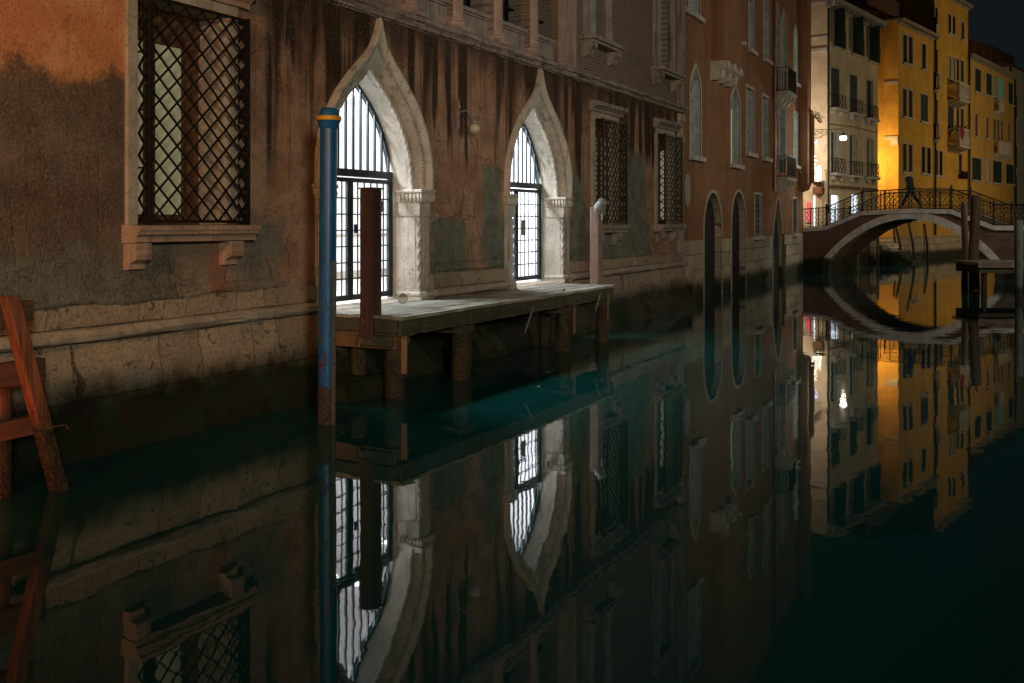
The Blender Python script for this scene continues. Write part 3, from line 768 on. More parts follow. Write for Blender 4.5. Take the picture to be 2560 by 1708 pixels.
# ---- barred windows
def lattice(b, ax, p0, p1, fixed, z0, z1, nx, dz, w=0.021):
    # crossing flat bars filling a rectangle; ax 'x' front face, 'y' side face
    L = p1 - p0; cw = L / nx
    def P(a, z): return (a, fixed, z) if ax == 'x' else (fixed, a, z)
    slope = dz / cw
    k = int((z1 - z0) / dz) + nx + 2
    for i in range(-nx - 1, k):
        for sg in (1, -1):
            a0, zz0 = (p0, z0 + i * dz) if sg > 0 else (p1, z0 + i * dz)
            ta, tb = 0.0, L
            if zz0 < z0: ta = (z0 - zz0) / slope
            if zz0 + slope * L > z1: tb = (z1 - zz0) / slope
            if tb - ta > 0.01:
                b.bar(P(a0 + sg * ta, zz0 + slope * ta), P(a0 + sg * tb, zz0 + slope * tb), w, w * 1.1, up=(0, 1, 0) if ax == 'x' else (1, 0, 0))
def barred_window(W_, g, panes, corbel, front_x, nx=7, dz=0.245, fr_l=0.17, cw=0.019, pane='blindlit', stone='sill', dep=0.5):
    a, b_, z0, z1 = W_
    f = MB()
    f.box(a - fr_l, a, -0.05, 0.05, z0, z1 + 0.12); f.box(b_, b_ + fr_l, -0.05, 0.05, z0, z1 + 0.12); f.box(a - fr_l, b_ + fr_l, -0.052, 0.05, z1 - 0.02, z1 + 0.14)
    w_ = f.obj("barred_window", 'moulding', pal, None, 0.008)
    MB().prismx([(0.0, z1 + 0.14), (-0.10, z1 + 0.14), (-0.11, z1 + 0.20), (-0.20, z1 + 0.26), (-0.24, z1 + 0.27), (-0.24, z1 + 0.36), (0.0, z1 + 0.40)], a - 0.28, b_ + 0.30).obj("lintel", stone, w_, None, 0.008)
    s0_ = front_x[0] - 0.24; s1_ = front_x[1] + 0.12
    MB().prismx([(0.0, z0 + 0.01), (-0.30, z0), (-0.30, z0 - 0.055), (-0.275, z0 - 0.06), (-0.275, z0 - 0.10), (-0.235, z0 - 0.115), (-0.22, z0 - 0.13), (-0.22, z0 - 0.19), (0.0, z0 - 0.20)], s0_, s1_).obj("sill", stone, w_, None, 0.007)
    for c in corbel:
        MB().prismx([(0.02, z0 - 0.20), (-0.215, z0 - 0.20), (-0.21, z0 - 0.25), (-0.20, z0 - 0.27), (-0.225, z0 - 0.32), (-0.20, z0 - 0.39), (-0.12, z0 - 0.425), (-0.10, z0 - 0.44), (-0.10, z0 - 0.50), (0.02, z0 - 0.51)], c - 0.11, c + 0.11).obj("corbel", stone, w_, None, 0.008)
    # window frame and panes deep in the reveal
    y = dep
    m = MB(); m.box(a, a + 0.1, y - 0.03, y + 0.05, z0, z1); m.box(panes[-1][1], panes[-1][1] + 0.10, y - 0.03, y + 0.05, z0, z1)
    m.box(panes[-1][1] + 0.10, b_, y - 0.01, y + 0.05, z0, z1)
    m.box(a, b_, y - 0.032, y + 0.05, z0, z0 + 0.14); m.box(a, b_, y - 0.032, y + 0.05, z1 - 0.42, z1)
    for (p0, p1), (q0, q1) in zip(panes, panes[1:]): m.box(p1, q0, y - 0.031, y + 0.05, z0, z1)
    m.obj("window_frame", 'frame', w_)
    pb = MB(); pb.box(a + 0.1, panes[-1][1], y + 0.02, y + 0.03, z0 + 0.1, z1 - 0.4); pb.obj("pane", pane, w_)
    # projecting iron cage
    q = MB(); x0, x1 = front_x; zt = z1 - 0.02
    for x in (x0, x1): q.box(x - 0.022, x + 0.022, -g - 0.02, -g + 0.02, z0 + 0.01, zt)
    for z in (z0 + 0.05, zt - 0.03): q.box(x0, x1, -g - 0.012, -g + 0.012, z - 0.018, z + 0.018); [q.box(x - 0.012, x + 0.012, -g, 0.0, z - 0.018, z + 0.018) for x in (x0, x1)]
    mid = (z0 + z1) / 2
    lattice(q, 'x', x0, x1, -g, z0 + 0.05, zt - 0.03, nx, dz, cw)
    lattice(q, 'y', -g, -0.01, x0, z0 + 0.05, zt - 0.03, 1, dz)
    lattice(q, 'y', -g, -0.01, x1, z0 + 0.05, zt - 0.03, 1, dz)
    for z in (z0 + (z1 - z0) * 0.25, mid, z0 + (z1 - z0) * 0.75):
        for x in (x0, x1): q.box(x - 0.012, x + 0.012, -g, 0.0, z - 0.01, z + 0.01)
    q.obj("iron_cage", 'iron', w_)
    return w_
pxs = lambda p, o: A.x(p, o)
wa = barred_window(WA, 0.20, [(8.42, pxs(360, -0.5)), (pxs(384, -0.5), pxs(455, -0.5))], (pxs(360, 0.21), pxs(594, 0.21)), (8.29, 9.91), 6, 0.257, fr_l=0.15)
MB().box(9.735, 9.739, 0.0, 0.5, WA[2], WA[3]).obj("marble_reveal", 'marble', wa)
barred_window(WB, 0.25, [(22.3, 22.75), (22.85, 23.3)], (22.05, 23.25), (21.98, 23.54), 7, 0.235, pane='lit_dim', stone='cornice', dep=0.2)
barred_window(WC, 0.26, [(26.8, 27.25), (27.35, 27.8)], (26.6, 27.75), (26.5, 28.0), 7, 0.235, pane='lit_pale', stone='cornice', dep=0.2)
lb = bpy.data.lights.new("window_lamp", 'POINT')
bpy.data.lights.remove(lb)

# ---- globe wall lamp, intercom and leaning disc
def at(fx, x, off, z): return fx.loc(x, off, z)
wl = thing("wall_lamp", "small unlit globe lamp on an iron bracket between the two water gates", "wall lamp", at(A, 15.62, 0.0, 4.25), A.rz)
b = MB(); b.box(-0.035, 0.035, -0.02, 0.0, -0.05, 0.30); b.tube([(0, -0.02, 0.24), (0.02, -0.14, 0.28), (0.06, -0.26, 0.22), (0.08, -0.30, 0.10)], 0.016, 8)
b.lathe([(0.004, 0.30), (0.035, 0.33), (0.02, 0.42), (0.004, 0.50)], 0, -0.02, 8)
b.lathe([(0.06, 0.045), (0.055, 0.09), (0.02, 0.11)], 0.08, -0.30, 14)
b.obj("bracket", 'greymetal', wl, 40)
b = MB(); b.lathe([(0.1 * sin(pi * i / 10) + 0.002, -0.05 - 0.1 * cos(pi * i / 10)) for i in range(11)], 0.08, -0.30, 18); b.obj("globe", 'opal', wl, 80)
ic = thing("intercom", "small metal intercom plate on the plaster beside the nearer gate", "intercom", at(A, 14.85, 0.0, 2.57), A.rz)
MB().box(-0.04, 0.04, -0.022, 0.0, 0, 0.12).obj("plate", 'greymetal', ic, None, 0.006)
MB().box(-0.018, 0.018, -0.028, -0.022, 0.03, 0.085).obj("button", 'chrome', ic, None, 0.003)
dk = thing("mirror_disc", "round pale metal disc leaning on the gate plinth above the jetty", "disc", at(A, A.x(1008, 0.26), 0.26, 1.188), radians(22))
b = MB(); b.tube([(0, 0.0, 0.085), (0, 0.012, 0.087)], 0.083, 28); o = b.obj("rim", 'greymetal', dk, 40); o.rotation_euler = (radians(-12), 0, 0)
b = MB(); b.tube([(0, -0.003, 0.085), (0, 0.0, 0.085)], 0.074, 28); o = b.obj("face", 'chrome', dk, 40); o.rotation_euler = (radians(-12), 0, 0)

# ---- landing stage in front of the gates
j0, j1, jw = 11.62, 19.70, 1.42
jt = thing("landing_stage", "weathered wooden landing stage on piles in front of the lit gates", "jetty", at(A, 11.62, 0.0, 0.0), A.rz)
b = MB(); nb = 8; bw = (jw - 0.02) / nb
for i in range(nb):
    y0 = -0.06 - i * bw; x = 0.0
    cuts = [0.0, random.uniform(2.2, 3.8), random.uniform(4.8, 6.4), j1 - j0]
    for c0, c1 in zip(cuts, cuts[1:]):
        n = 14; vs = []; top = 1.178 + random.uniform(-0.007, 0.006)
        for k in range(n + 1):
            xx = c0 + 0.004 + (c1 - c0 - 0.008) * k / n
            e0 = y0 - 0.006; e1 = y0 - bw + 0.008
            if i == nb - 1: e1 += bead(xx * 9, 1.7, 3, 0.035)
            zt = top + bead(xx * 1.7, i * 2.3, 0.4, 0.006)
            vs += [(xx, e0, zt), (xx, e1, zt), (xx, e1, zt - 0.045), (xx, e0, zt - 0.045)]
        fs = [(k * 4 + m, k * 4 + (m + 1) % 4, k * 4 + 4 + (m + 1) % 4, k * 4 + 4 + m) for k in range(n) for m in range(4)] + [(0, 1, 2, 3), (n * 4, n * 4 + 3, n * 4 + 2, n * 4 + 1)]
        b.add(vs, fs)
b.obj("deck_boards", 'deck', jt)
b = MB(); n = 60; vs = []
for k in range(n + 1):
    xx = 0.03 + (j1 - j0 - 0.06) * k / n
    a = bead(xx * 6, 0, 0, 0.02); c = bead(xx * 5, 7, 2, 0.03)
    vs += [(xx, -jw + 0.03 + a * 0.6, 1.13), (xx, -jw - 0.015 + a, 1.128 + c * 0.3), (xx, -jw + 0.005 + a, 0.90 + c), (xx, -jw + 0.07, 0.90)]
b.add(vs, [(k * 4 + m, k * 4 + (m + 1) % 4, k * 4 + 4 + (m + 1) % 4, k * 4 + 4 + m) for k in range(n) for m in range(4)] + [(0, 1, 2, 3), (n * 4, n * 4 + 3, n * 4 + 2, n * 4 + 1)])
b.obj("front_beam", 'beam', jt)
b = MB(); b.box(0.03, 0.10, -jw + 0.08, -0.1, 0.94, 1.128); b.box(j1 - j0 - 0.10, j1 - j0 - 0.03, -jw + 0.08, -0.1, 0.9, 1.128); b.box(0.5, j1 - j0 - 0.5, -0.75, -0.65, 0.95, 1.128)
b.obj("side_beam", 'beam', jt, None, 0.01)
MB().box(0.06, 0.20, -jw + 0.12, -0.1, 0.70, 0.93).obj("cross_beam", 'obeam', jt, None, 0.012)
for i, (s_, off) in enumerate(((11.86, 1.16), (13.78, 1.15), (17.66, 1.15), (19.52, 1.22))):
    x = s_ - 11.62; lx = random.uniform(-0.02, 0.02)
    b = MB(); zs = [-0.9, -0.1, 0.2, 0.5, 0.75, 0.9]
    b.tube([(x + lx * k, -off, z) for k, z in enumerate(zs)], [0.17, 0.165, 0.155, 0.14, 0.13, 0.13], 10)
    for q in range(len(b.v)):
        vx, vy, vz = b.v[q]; b.v[q] = (vx + bead(vx * 6, vy * 6, vz * 5, 0.04), vy + bead(vy * 6 + 9, vx * 6, vz * 5, 0.04), vz)
    b.obj("pile", 'pile', jt, 50)
    b = MB(); b.box(x - 0.24, x + 0.26, -off - 0.11, -off + 0.5, 0.74, 0.895); b.obj("pile_cap", 'beam', jt, None, 0.015)
b = MB(); b.bar((0.24, -1.33, 0.92), (0.22, -1.34, 0.35), 0.085, 0.03); b.obj("tan_batten", 'tan', jt)
b = MB(); b.bar((6.0, -1.43, 0.85), (6.0, -1.42, 0.35), 0.06, 0.025); b.bar((7.72, -1.44, 1.0), (7.72, -1.42, 0.5), 0.05, 0.025); b.obj("hanging_batten", 'tan', jt)
b = MB(); b.tube([(0.36, -1.46, 0.88), (0.43, -1.47, 0.85), (0.42, -1.47, 0.68), (0.35, -1.46, 0.58)], 0.012, 6)
# second set of piles near the wall carries the back edge
for x in (0.3, 3.4, 6.6):
    MB().tube([(x, -0.5, -0.8), (x, -0.5, 0.95)], 0.12, 9).obj("pile", 'pile', jt, 50)
lp = MB(); lp.tube([(5.55, -1.39, 1.18), (5.55, -1.39, 1.225), (5.62, -1.39, 1.235), (5.63, -1.39, 1.19)], 0.009, 6); lp.obj("eye_bolt", 'iron', jt)
rp = thing("rope_end", "short pale rope end hanging from the near end of the landing stage", "rope", at(A, 11.60, 0.78, 0.72), A.rz)
b = MB(); b.tube([(0, 0, 0.40), (0.0, -0.05, 0.36), (0.01, -0.03, 0.2), (0.0, 0.02, 0.08), (0, 0.06, 0.0)], 0.012, 6)
tag(b.obj("rope_strand", 'lamppost', rp, 60), "", ""); 
for o in rp.children:
    for k in ("label", "category"):
        if k in o: del o[k]
# loose sticks and stone footing under the stage
def stick(x, off, z, x2, off2, z2, label, r=0.012):
    o = MB(); p = Vector(at(A, x, off, z)); q = Vector(at(A, x2, off2, z2)); o.tube([Vector((0, 0, 0)), q - p], r, 6)
    t = o.obj("stick", 'greymetal', None, 60, loc=p); tag(t, label, "stick"); return t
stick(15.3, 1.52, 0.60, 15.75, 1.46, 1.0, "thin pale stick leaning against the middle of the landing stage front")
stick(18.5, 1.5, 0.72, 18.85, 1.46, 1.06, "thin pale stick leaning near the far end of the landing stage")
ft = MB(); n = 10
ft.prismx([(-0.9, -0.6), (-0.86, 0.20), (-0.78, 0.27), (-0.2, 0.30), (0.0, -0.6)], 0, 1.0)
o = ft.obj("footing_stone", 'base2', None, None, 0.04, loc=at(A, 11.2, 0.0, 0.0)); o.rotation_euler = (0, 0, A.rz)
tag(o, "low wet stone block at the waterline behind the blue pole", "stone block")

# ---- red-brown box post with side lamp, and the post with the floodlight
rpst = thing("jetty_post", "dark red brown box post bolted to the near end of the landing stage", "post", at(A, 11.72, 0.86, 0.85), A.rz)
b = MB(); b.box(-0.13, 0.10, -0.11, 0.11, 0, 2.12); b.obj("post_body", 'redpost', rpst, None, 0.012)
b = MB(); b.box(-0.145, 0.115, -0.125, 0.125, 2.12, 2.145); b.obj("post_cap", 'redpost', rpst)
b = MB(); b.lathe([(0.135 * cos(pi * i / 14), 0.09 * sin(pi * i / 14)) for i in range(8)], 0, 0, 16)
o = b.obj("dome_lamp", 'greymetal', rpst, 60); o.rotation_euler = (0, radians(90), radians(-25)); o.location = (0.10, -0.02, 1.88)
lpst = thing("lamp_post", "peeling brown timber post with a cowled lamp at the far end of the landing stage", "lamp post", at(A, 19.80, 0.98, 0.7), A.rz)
b = MB(); b.box(-0.13, 0.13, -0.10, 0.10, 0, 2.12); b.obj("post_body", 'lamppost', lpst, None, 0.012)
b = MB()
b.lathe([(0.125, -0.16), (0.125, 0.0), (0.105, 0.05), (0.10, 0.16), (0.05, 0.18)], 0, 0, 16)
hd = b.obj("lamp_head", 'greymetal', lpst, 50); hd.location = (-0.07, -0.12, 2.14); hd.rotation_euler = (radians(48), 0, radians(-40))
b = MB(); b.lathe([(0.02, -0.162), (0.07, -0.165), (0.10, -0.150)], 0, 0, 16); b.obj("lens", 'dark', hd, 50)
b = MB(); b.tube([(0.118 * cos(2 * pi * i / 20), 0.118 * sin(2 * pi * i / 20), -0.158) for i in range(21)], 0.016, 6); b.obj("rim", 'chrome', hd, 60)
b = MB(); b.tube([(-0.06, -0.16, 2.06), (-0.03, -0.14, 1.98), (-0.01, -0.12, 1.85)], 0.022, 8); b.obj("conduit", 'chrome', lpst, 50)

# ---- blue mooring pole
bx_, by_ = gnd(816, 12.37)
bp = thing("mooring_pole", "tall chipped blue mooring pole with a yellow banded cap", "mooring pole", (bx_, by_, 0), 0)
b = MB(); b.lathe([(0.112, -0.9), (0.112, 0.2), (0.108, 0.6), (0.107, 2.0), (0.106, 3.68)], 0, 0, 28); b.obj("shaft", 'blue', bp, 50)
b = MB(); b.lathe([(0.106, 3.66), (0.125, 3.69), (0.128, 3.73), (0.15, 3.76)], 0, 0, 28); b.lathe([(0.128, 3.82), (0.118, 3.86), (0.108, 3.90), (0.085, 3.92), (0.02, 3.925)], 0, 0, 28); cap = b.obj("cap", 'blue', bp, 50)
b = MB(); b.lathe([(0.14, 3.758), (0.152, 3.765), (0.156, 3.79), (0.152, 3.815), (0.125, 3.823)], 0, 0, 28); b.obj("yellow_band", 'ring', cap, 50)
b = MB(); b.bar((0.10, -0.07, -0.5), (0.10, -0.07, 2.02), 0.045, 0.035); b.obj("rubbing_strip", 'beam', bp)
bp.rotation_euler = (0, radians(0.45), 0)

# ---- leaning timber fender frame at far left
fx, fy = gnd(147, 9.3)
ff = thing("fender_frame", "leaning orange brown timber frame lit red at the left water edge", "timber frame", (fx, fy, 0), A.rz)
b = MB()
def lean(z): return (-0.25 * z, 0.04 * z)
pts = [(lean(z)[0], lean(z)[1], z) for z in (-0.8, 0.0, 0.4, 0.9, 1.4, 1.84)]
for p, q in zip(pts, pts[1:]): pass
k = 0; vs = []
for i, (x, y, z) in enumerate(pts):
    w_ = 0.07
    for dx, dy in ((-1, -1), (1, -1), (1, 1), (-1, 1)):
        vs.append((x + dx * w_ + bead(x * 9 + dx, z * 4, dy, 0.012), y + dy * 0.06 + bead(z * 5, dx * 3, dy, 0.012), z))
b.add(vs, [(i * 4 + m, i * 4 + (m + 1) % 4, i * 4 + 4 + (m + 1) % 4, i * 4 + 4 + m) for i in range(5) for m in range(4)] + [(3, 2, 1, 0), (20, 21, 22, 23)])
b.obj("post", 'oldpost', ff, None, 0.012)
b = MB(); b2v = [(v[0] - 1.6, v[1], v[2]) for v in vs]
b.add(b2v, [(i * 4 + m, i * 4 + (m + 1) % 4, i * 4 + 4 + (m + 1) % 4, i * 4 + 4 + m) for i in range(5) for m in range(4)] + [(3, 2, 1, 0), (20, 21, 22, 23)])
b.obj("post", 'oldpost', ff, None, 0.012)
for z, hh, ex in ((1.68, 0.19, 0.20), (1.12, 0.22, 0.17), (0.62, 0.17, 0.0)):
    x, y = lean(z)
    MB().box(-2.2 + x, x + 0.08 + ex, y + 0.09, y + 0.20, z - hh / 2, z + hh / 2).obj("rail", 'rail', ff, None, 0.012)
MB().lathe([(0.15, -0.8), (0.145, 0.5), (0.14, 0.92), (0.125, 1.02), (0.09, 1.07), (0.03, 1.09)], -0.42, 0.33, 18).obj("round_post", 'oldpost', ff, 50)
for i, (x, ztop) in enumerate(((-0.72, 1.5), (-1.0, 1.45), (-1.3, 1.5), (-1.55, 1.4))):
    b = MB(); b.box(x - 0.115, x + 0.115, 0.215 + 0.02, 0.27 + 0.02, -0.6, ztop); b.obj("upright_board", 'rail', ff, None, 0.012)
MB().tube([(-0.05 - 0.15, -0.13, 0.62), (0.0 - 0.15, -0.12, 0.63), (0.0, -0.10, 0.62), (0.02, -0.1, 0.58)], 0.004, 6).obj("cord", 'tan', ff, 60)

# ================================================================== rust-orange house
B = Face(2480, px0=1875, Y0=38.9)
bs0 = B.x(1700)
B.s0 = bs0
BE = B.x(2008)
hb = thing("rust_house", "long rust orange house with tall shuttered windows and water arches beside the palace", "building", B.loc(), B.rz)
SB = 1.92
def bz(px, py, off=0): return B.z(px, py, off)
def bxx(px, off=0): return B.x(px, off)
def ogee(x0, x1, z0, z1, zs):
    c = (x0 + x1) / 2; h = (x1 - x0) / 2; H_ = z1 - zs
    cur = [(1, 0), (0.97, 0.18), (0.88, 0.36), (0.7, 0.52), (0.45, 0.66), (0.25, 0.77), (0.1, 0.88), (0.0, 1.0)]
    r = [(x0, z0), (x1, z0)] + [(c + a * h, zs + b * H_) for a, b in cur] + [(c - a * h, zs + b * H_) for a, b in cur[-2::-1]]
    return r
def arch(x0, x1, z0, z1, pointed=False):
    c = (x0 + x1) / 2; h = (x1 - x0) / 2; r = [(x0, z0), (x1, z0)]
    zs = z1 - h * (1.7 if pointed else 1.15)
    for i in range(0, 13):
        a = pi * i / 12
        if pointed: xx = cos(a); zz = (1 - abs(xx) ** 1.6) if True else 0
        else: xx = cos(a); zz = sin(a)
        r.append((c + h * xx, zs + (z1 - zs) * zz))
    return r
holes = []; specs = []
def badd(kind, pl, pr_, pt, pb, depth, name, stone=True, pane='void', sill=True, shutter=None, leaf=None, pp=None):
    pm = (pl + pr_) / 2
    x0, x1 = bxx(pl), bxx(pr_); z1, z0 = bz(pm, pt), bz(pm, pb)
    if kind == 'r': poly = R(x0, x1, z0, z1)
    elif kind == 'o': poly = ogee(x0, x1, z0, z1, z0 + (z1 - z0) * 0.70)
    elif kind == 'a': poly = arch(x0, x1, z0, z1)
    elif kind == 'p': poly = arch(x0, x1, z0, z1, True)
    holes.append((poly, depth)); specs.append((kind, x0, x1, z0, z1, depth, name, stone, pane, sill, shutter, leaf, poly))
# water level openings
badd('a', 1760, 1803, 482, 812, 0.24, "water_arch", pane='void', sill=False)
badd('a', 1829, 1863, 480, 790, 0.24, "water_arch", pane='void', sill=False)
badd('r', 1887, 1903, 488, 590, 0.25, "barred_window", pane='dark')
badd('p', 1932, 1957, 494, 760, 0.2, "water_arch", pane='void', sill=False)
badd('r', 1982, 1993, 498, 584, 0.25, "barred_window", pane='dark')
# first floor
badd('o', 1726, 1751, 164, 391, 0.16, "ogee_window", pane='slate', leaf='lit_dim')
badd('o', 1827, 1849, 214, 411, 0.16, "ogee_window", pane='slate', leaf='lit_green')
badd('r', 1866, 1884, 222, 383, 0.16, "tall_window", pane='slate')
badd('r', 1906, 1921, 243, 395, 0.16, "tall_window", pane='slate')
badd('r', 1936, 1963, 259, 430, 0.25, "balcony_window", pane='dark', sill=False)
badd('r', 1984, 1994, 284, 414, 0.2, "tall_window", pane='lit_white')
# second floor
badd('r', 1872, 1884, 0, 126, 0.2, "tall_window", pane='slate')
badd('o', 1909, 1922, -20, 150, 0.25, "ogee_window", pane='slate')
badd('o', 1935, 1949, 10, 220, 0.25, "balcony_window", pane='dark', sill=False)
badd('o', 1952, 1966, 28, 225, 0.25, "balcony_window", pane='dark', sill=False)
badd('a', 1984, 1994, 68, 208, 0.2, "arched_window", pane='lit_green')
badd('r', 1722, 1748, -160, 36, 0.3, "tall_window", pane='slate')
badd('r', 1694 + 8, 1712, -140, 20, 0.3, "tall_window", pane='dark')
holes_st = [(h, d) for (h, d), sp in zip(holes, specs) if sp[6] == 'water_arch']
BTOP = 15.5
# wall in two materials: stone below, stucco above; openings that cross the joint are cut in both
def clip(poly, zc, keep_above):
    out = []
    for i in range(len(poly)):
        p, q = poly[i], poly[(i + 1) % len(poly)]
        ip = (p[1] >= zc) == keep_above; iq = (q[1] >= zc) == keep_above
        if ip: out.append(p)
        if ip != iq:
            t = (zc - p[1]) / (q[1] - p[1]); out.append((p[0] + (q[0] - p[0]) * t, zc))
    return out
def facade_two(parent, x0, x1, zlow, zc, ztop, holes, y, mlow, mhigh, mrev, nm=("stone_plinth", "stucco_wall")):
    # build as profile polygons so that openings crossing the joint stay open
    for keep, za, zb, m, name in ((False, zlow, zc, mlow, nm[0]), (True, zc, ztop, mhigh, nm[1])):
        hs = []; notch = []
        for h, d in holes:
            zmin = min(p[1] for p in h); zmax = max(p[1] for p in h)
            if (keep and zmax <= zc) or (not keep and zmin >= zc): continue
            if zmin < zc < zmax: notch.append((clip(h, zc, keep), d))
            else: hs.append((h, d))
        b = MB()
        # split the strip at every notch into columns
        edges = [x0]; 
        for h, d in sorted(notch, key=lambda q: min(p[0] for p in q[0])):
            edges.append(min(p[0] for p in h)); edges.append(max(p[0] for p in h))
        if keep:
            outer = [(x0, zb)]
            cur = [(x0, zc)]
            for h, d in sorted(notch, key=lambda q: min(p[0] for p in q[0])):
                a0 = min(p[0] for p in h); a1 = max(p[0] for p in h)
                top = [p for p in h if p[1] > zc + 1e-6]
                top.sort(key=lambda p: p[0])
                cur += [(a0, zc)] + [p for p in top] + [(a1, zc)]
            cur += [(x1, zc)]
            outer = cur + [(x1, zb), (x0, zb)]
            b.panel(outer, hs, y, 0.3, rev=False)
        else:
            xs = edges + [x1]
            for i in range(0, len(xs) - 1, 2):
                if i: o = b.obj(name, m, parent); b = MB()
                b.panel(R(xs[i], xs[i + 1], za, zb), [q for q in hs if xs[i] <= q[0][0][0] <= xs[i + 1]], y, 0.3, rev=False)
        o = b.obj(name, m, parent)
facade_two(hb, -0.35, BE, -1.0, SB, BTOP, holes, 0.0, 'base2', 'rust', 'slate')
b = MB(); b.box(-0.35, -0.05, 0.7, 8, -1, BTOP); b.box(BE - 0.3, BE, 0.55, 8, -1, BTOP); b.box(-0.05, BE - 0.3, 7.7, 8, -1, BTOP); b.obj("rear_wall", 'rust', hb)
MB().prismx([(-0.4, BTOP), (8.2, BTOP), (4, BTOP + 2)], -0.4, BE + 0.1).obj("roof", 'roof', hb)
for kind, x0, x1, z0, z1, depth, name, stone, pane, sill, shutter, leaf, poly in specs:
    b = MB()
    c = (x0 + x1) / 2
    ww = 0.11
    # stone surround as a slightly proud band around the opening
    cz = (z0 + z1) / 2
    big = [(p[0] + (ww if p[0] > c + 1e-4 else (-ww if p[0] < c - 1e-4 else 0)), p[1] + (ww if p[1] > z0 + 0.05 else 0)) for p in poly]
    k = len(poly); yy = -0.02
    fs = []
    for i in range(k):
        j = (i + 1) % k
        if abs(poly[i][1] - z0) < 1e-5 and abs(poly[j][1] - z0) < 1e-5: continue
        fs += [(i, j, k + j, k + i), (k + i, k + j, 2 * k + j, 2 * k + i)]
    b.add([(x, yy, z) for x, z in poly] + [(x, yy, z) for x, z in big] + [(x, 0.01, z) for x, z in big], fs)
    w_ = b.obj(name, 'wstone' if name != "water_arch" else 'moulding', hb)
    rv = MB(); rv.add([(x, 0.002, z) for x, z in poly] + [(x, depth, z) for x, z in poly], [(i, (i + 1) % k, k + (i + 1) % k, k + i) for i in range(k)]); rv.obj("reveal", 'base2' if name == 'water_arch' else 'slate', w_)
    pb = MB()
    pb.box(x0 - 0.05, x1 + 0.05, depth - 0.01, depth + 0.03, z0 - 0.05, z1 + 0.05)
    pb.obj("pane" if name != "water_arch" else "passage_dark_sheet", pane, w_)
    if leaf:
        zt = z0 + (z1 - z0) * 0.70
        MB().box(x0 + 0.03, x0 + (x1 - x0) * 0.42, depth - 0.06, depth - 0.012, z0 + 0.02, zt).obj("lit_sash", leaf, w_)
    if pane == 'slate':
        f2 = MB(); f2.box(c - 0.02, c + 0.02, depth - 0.035, depth - 0.012, z0, z0 + (z1 - z0) * 0.97)
        for t in (0.1, 0.48, 0.86): f2.box(c - 0.10, c + 0.10, depth - 0.05, depth - 0.012, z0 + (z1 - z0) * t * 0.7, z0 + (z1 - z0) * t * 0.7 + 0.05)
        f2.obj("shutter_irons", 'iron', w_)
    if name == "barred_window":
        g = MB()
        for t in (0.25, 0.5, 0.75): g.box(x0 + (x1 - x0) * t - 0.012, x0 + (x1 - x0) * t + 0.012, 0.03, 0.055, z0, z1)
        for t in range(1, 8): g.box(x0, x1, 0.03, 0.05, z0 + (z1 - z0) * t / 8 - 0.012, z0 + (z1 - z0) * t / 8 + 0.012)
        g.obj("bars", 'iron', w_)
    if name == "balcony_window":
        MB().box(c - 0.05, c + 0.05, 0.02, 0.2, z0, z1 - 0.05).obj("mullion", 'wstone', w_)
    if sill: MB().box(x0 - 0.18, x1 + 0.18, -0.16, 0.02, z0 - 0.16, z0).obj("sill", 'wstone', w_, None, 0.012)
def iron_balcony(face, parent, p0, p1, pt, pb, proj, mslab='wstone', vstep=0.13):
    x0 = face.x(p0); x1 = face.x(p1, proj); pm = (p0 + p1) / 2
    zt, zb = face.z(pm, pt, proj), face.z(pm, pb, proj)
    s_ = MB(); s_.box(x0 - 0.08, x1 + 0.08, -proj - 0.05, 0.0, zb - 0.10, zb); s_.box(x0 - 0.02, x1 + 0.02, -proj, 0.0, zb - 0.16, zb - 0.10)
    bal = s_.obj("balcony", mslab, parent, None, 0.012)
    for t in (0.06, 0.5, 0.94):
        c = x0 + (x1 - x0) * t
        MB().prismx([(0.0, zb - 0.16), (-proj * 0.92, zb - 0.16), (-proj * 0.9, zb - 0.28), (-proj * 0.6, zb - 0.34), (-proj * 0.42, zb - 0.5), (-proj * 0.3, zb - 0.56), (0.0, zb - 0.62)], c - 0.11, c + 0.11).obj("corbel", mslab, bal, None, 0.012)
    r = MB()
    for z in (zb + 0.06, zt - 0.02): r.bar((x0, -proj, z), (x1, -proj, z), 0.035); [r.bar((x, -proj, z), (x, 0, z), 0.03) for x in (x0, x1)]
    n = max(2, int((x1 - x0) / vstep))
    for i in range(n + 1): r.bar((x0 + (x1 - x0) * i / n, -proj, zb), (x0 + (x1 - x0) * i / n, -proj, zt), 0.022)
    for i in range(1, 5): [r.bar((x, -proj * i / 5, zb), (x, -proj * i / 5, zt), 0.02) for x in (x0, x1)]
    r.obj("railing", 'iron', bal)
    return bal
iron_balcony(B, hb, 1936, 1989, 386, 442, 0.55)
iron_balcony(B, hb, 1936, 1990, 160, 222, 0.60)
# chimney breasts with stone corbels, drain pipe, wall plaque
x0, x1 = bxx(1776), bxx(1818)
zc_ = bz(1800, 166)
b = MB(); b.box(x0, x1, -0.45, 0.0, zc_, BTOP + 0.8); cb = b.obj("chimney_breast", 'rust', hb)
for i in range(3):
    c = x0 + 0.25 + i * (x1 - x0 - 0.5) / 2
    MB().prismx([(0.0, zc_), (-0.55, zc_), (-0.56, zc_ - 0.22), (-0.40, zc_ - 0.30), (-0.34, zc_ - 0.55), (-0.2, zc_ - 0.62), (0, zc_ - 0.62)], c - 0.22, c + 0.22).obj("corbel", 'wstone', cb, None, 0.03)
x0 = bxx(2006) - 0.9
zl = bz(2008, 480)
b = MB(); b.box(x0 - 0.15, x0 + 0.95, -0.42, 0.0, zl + 0.35, BTOP + 0.6); b.prismx([(0, zl), (0, zl + 0.35), (-0.42, zl + 0.35), (-0.3, zl + 0.1)], x0 - 0.15, x0 + 0.95)
fl = b.obj("chimney_breast", 'rust', hb, None, 0.03)
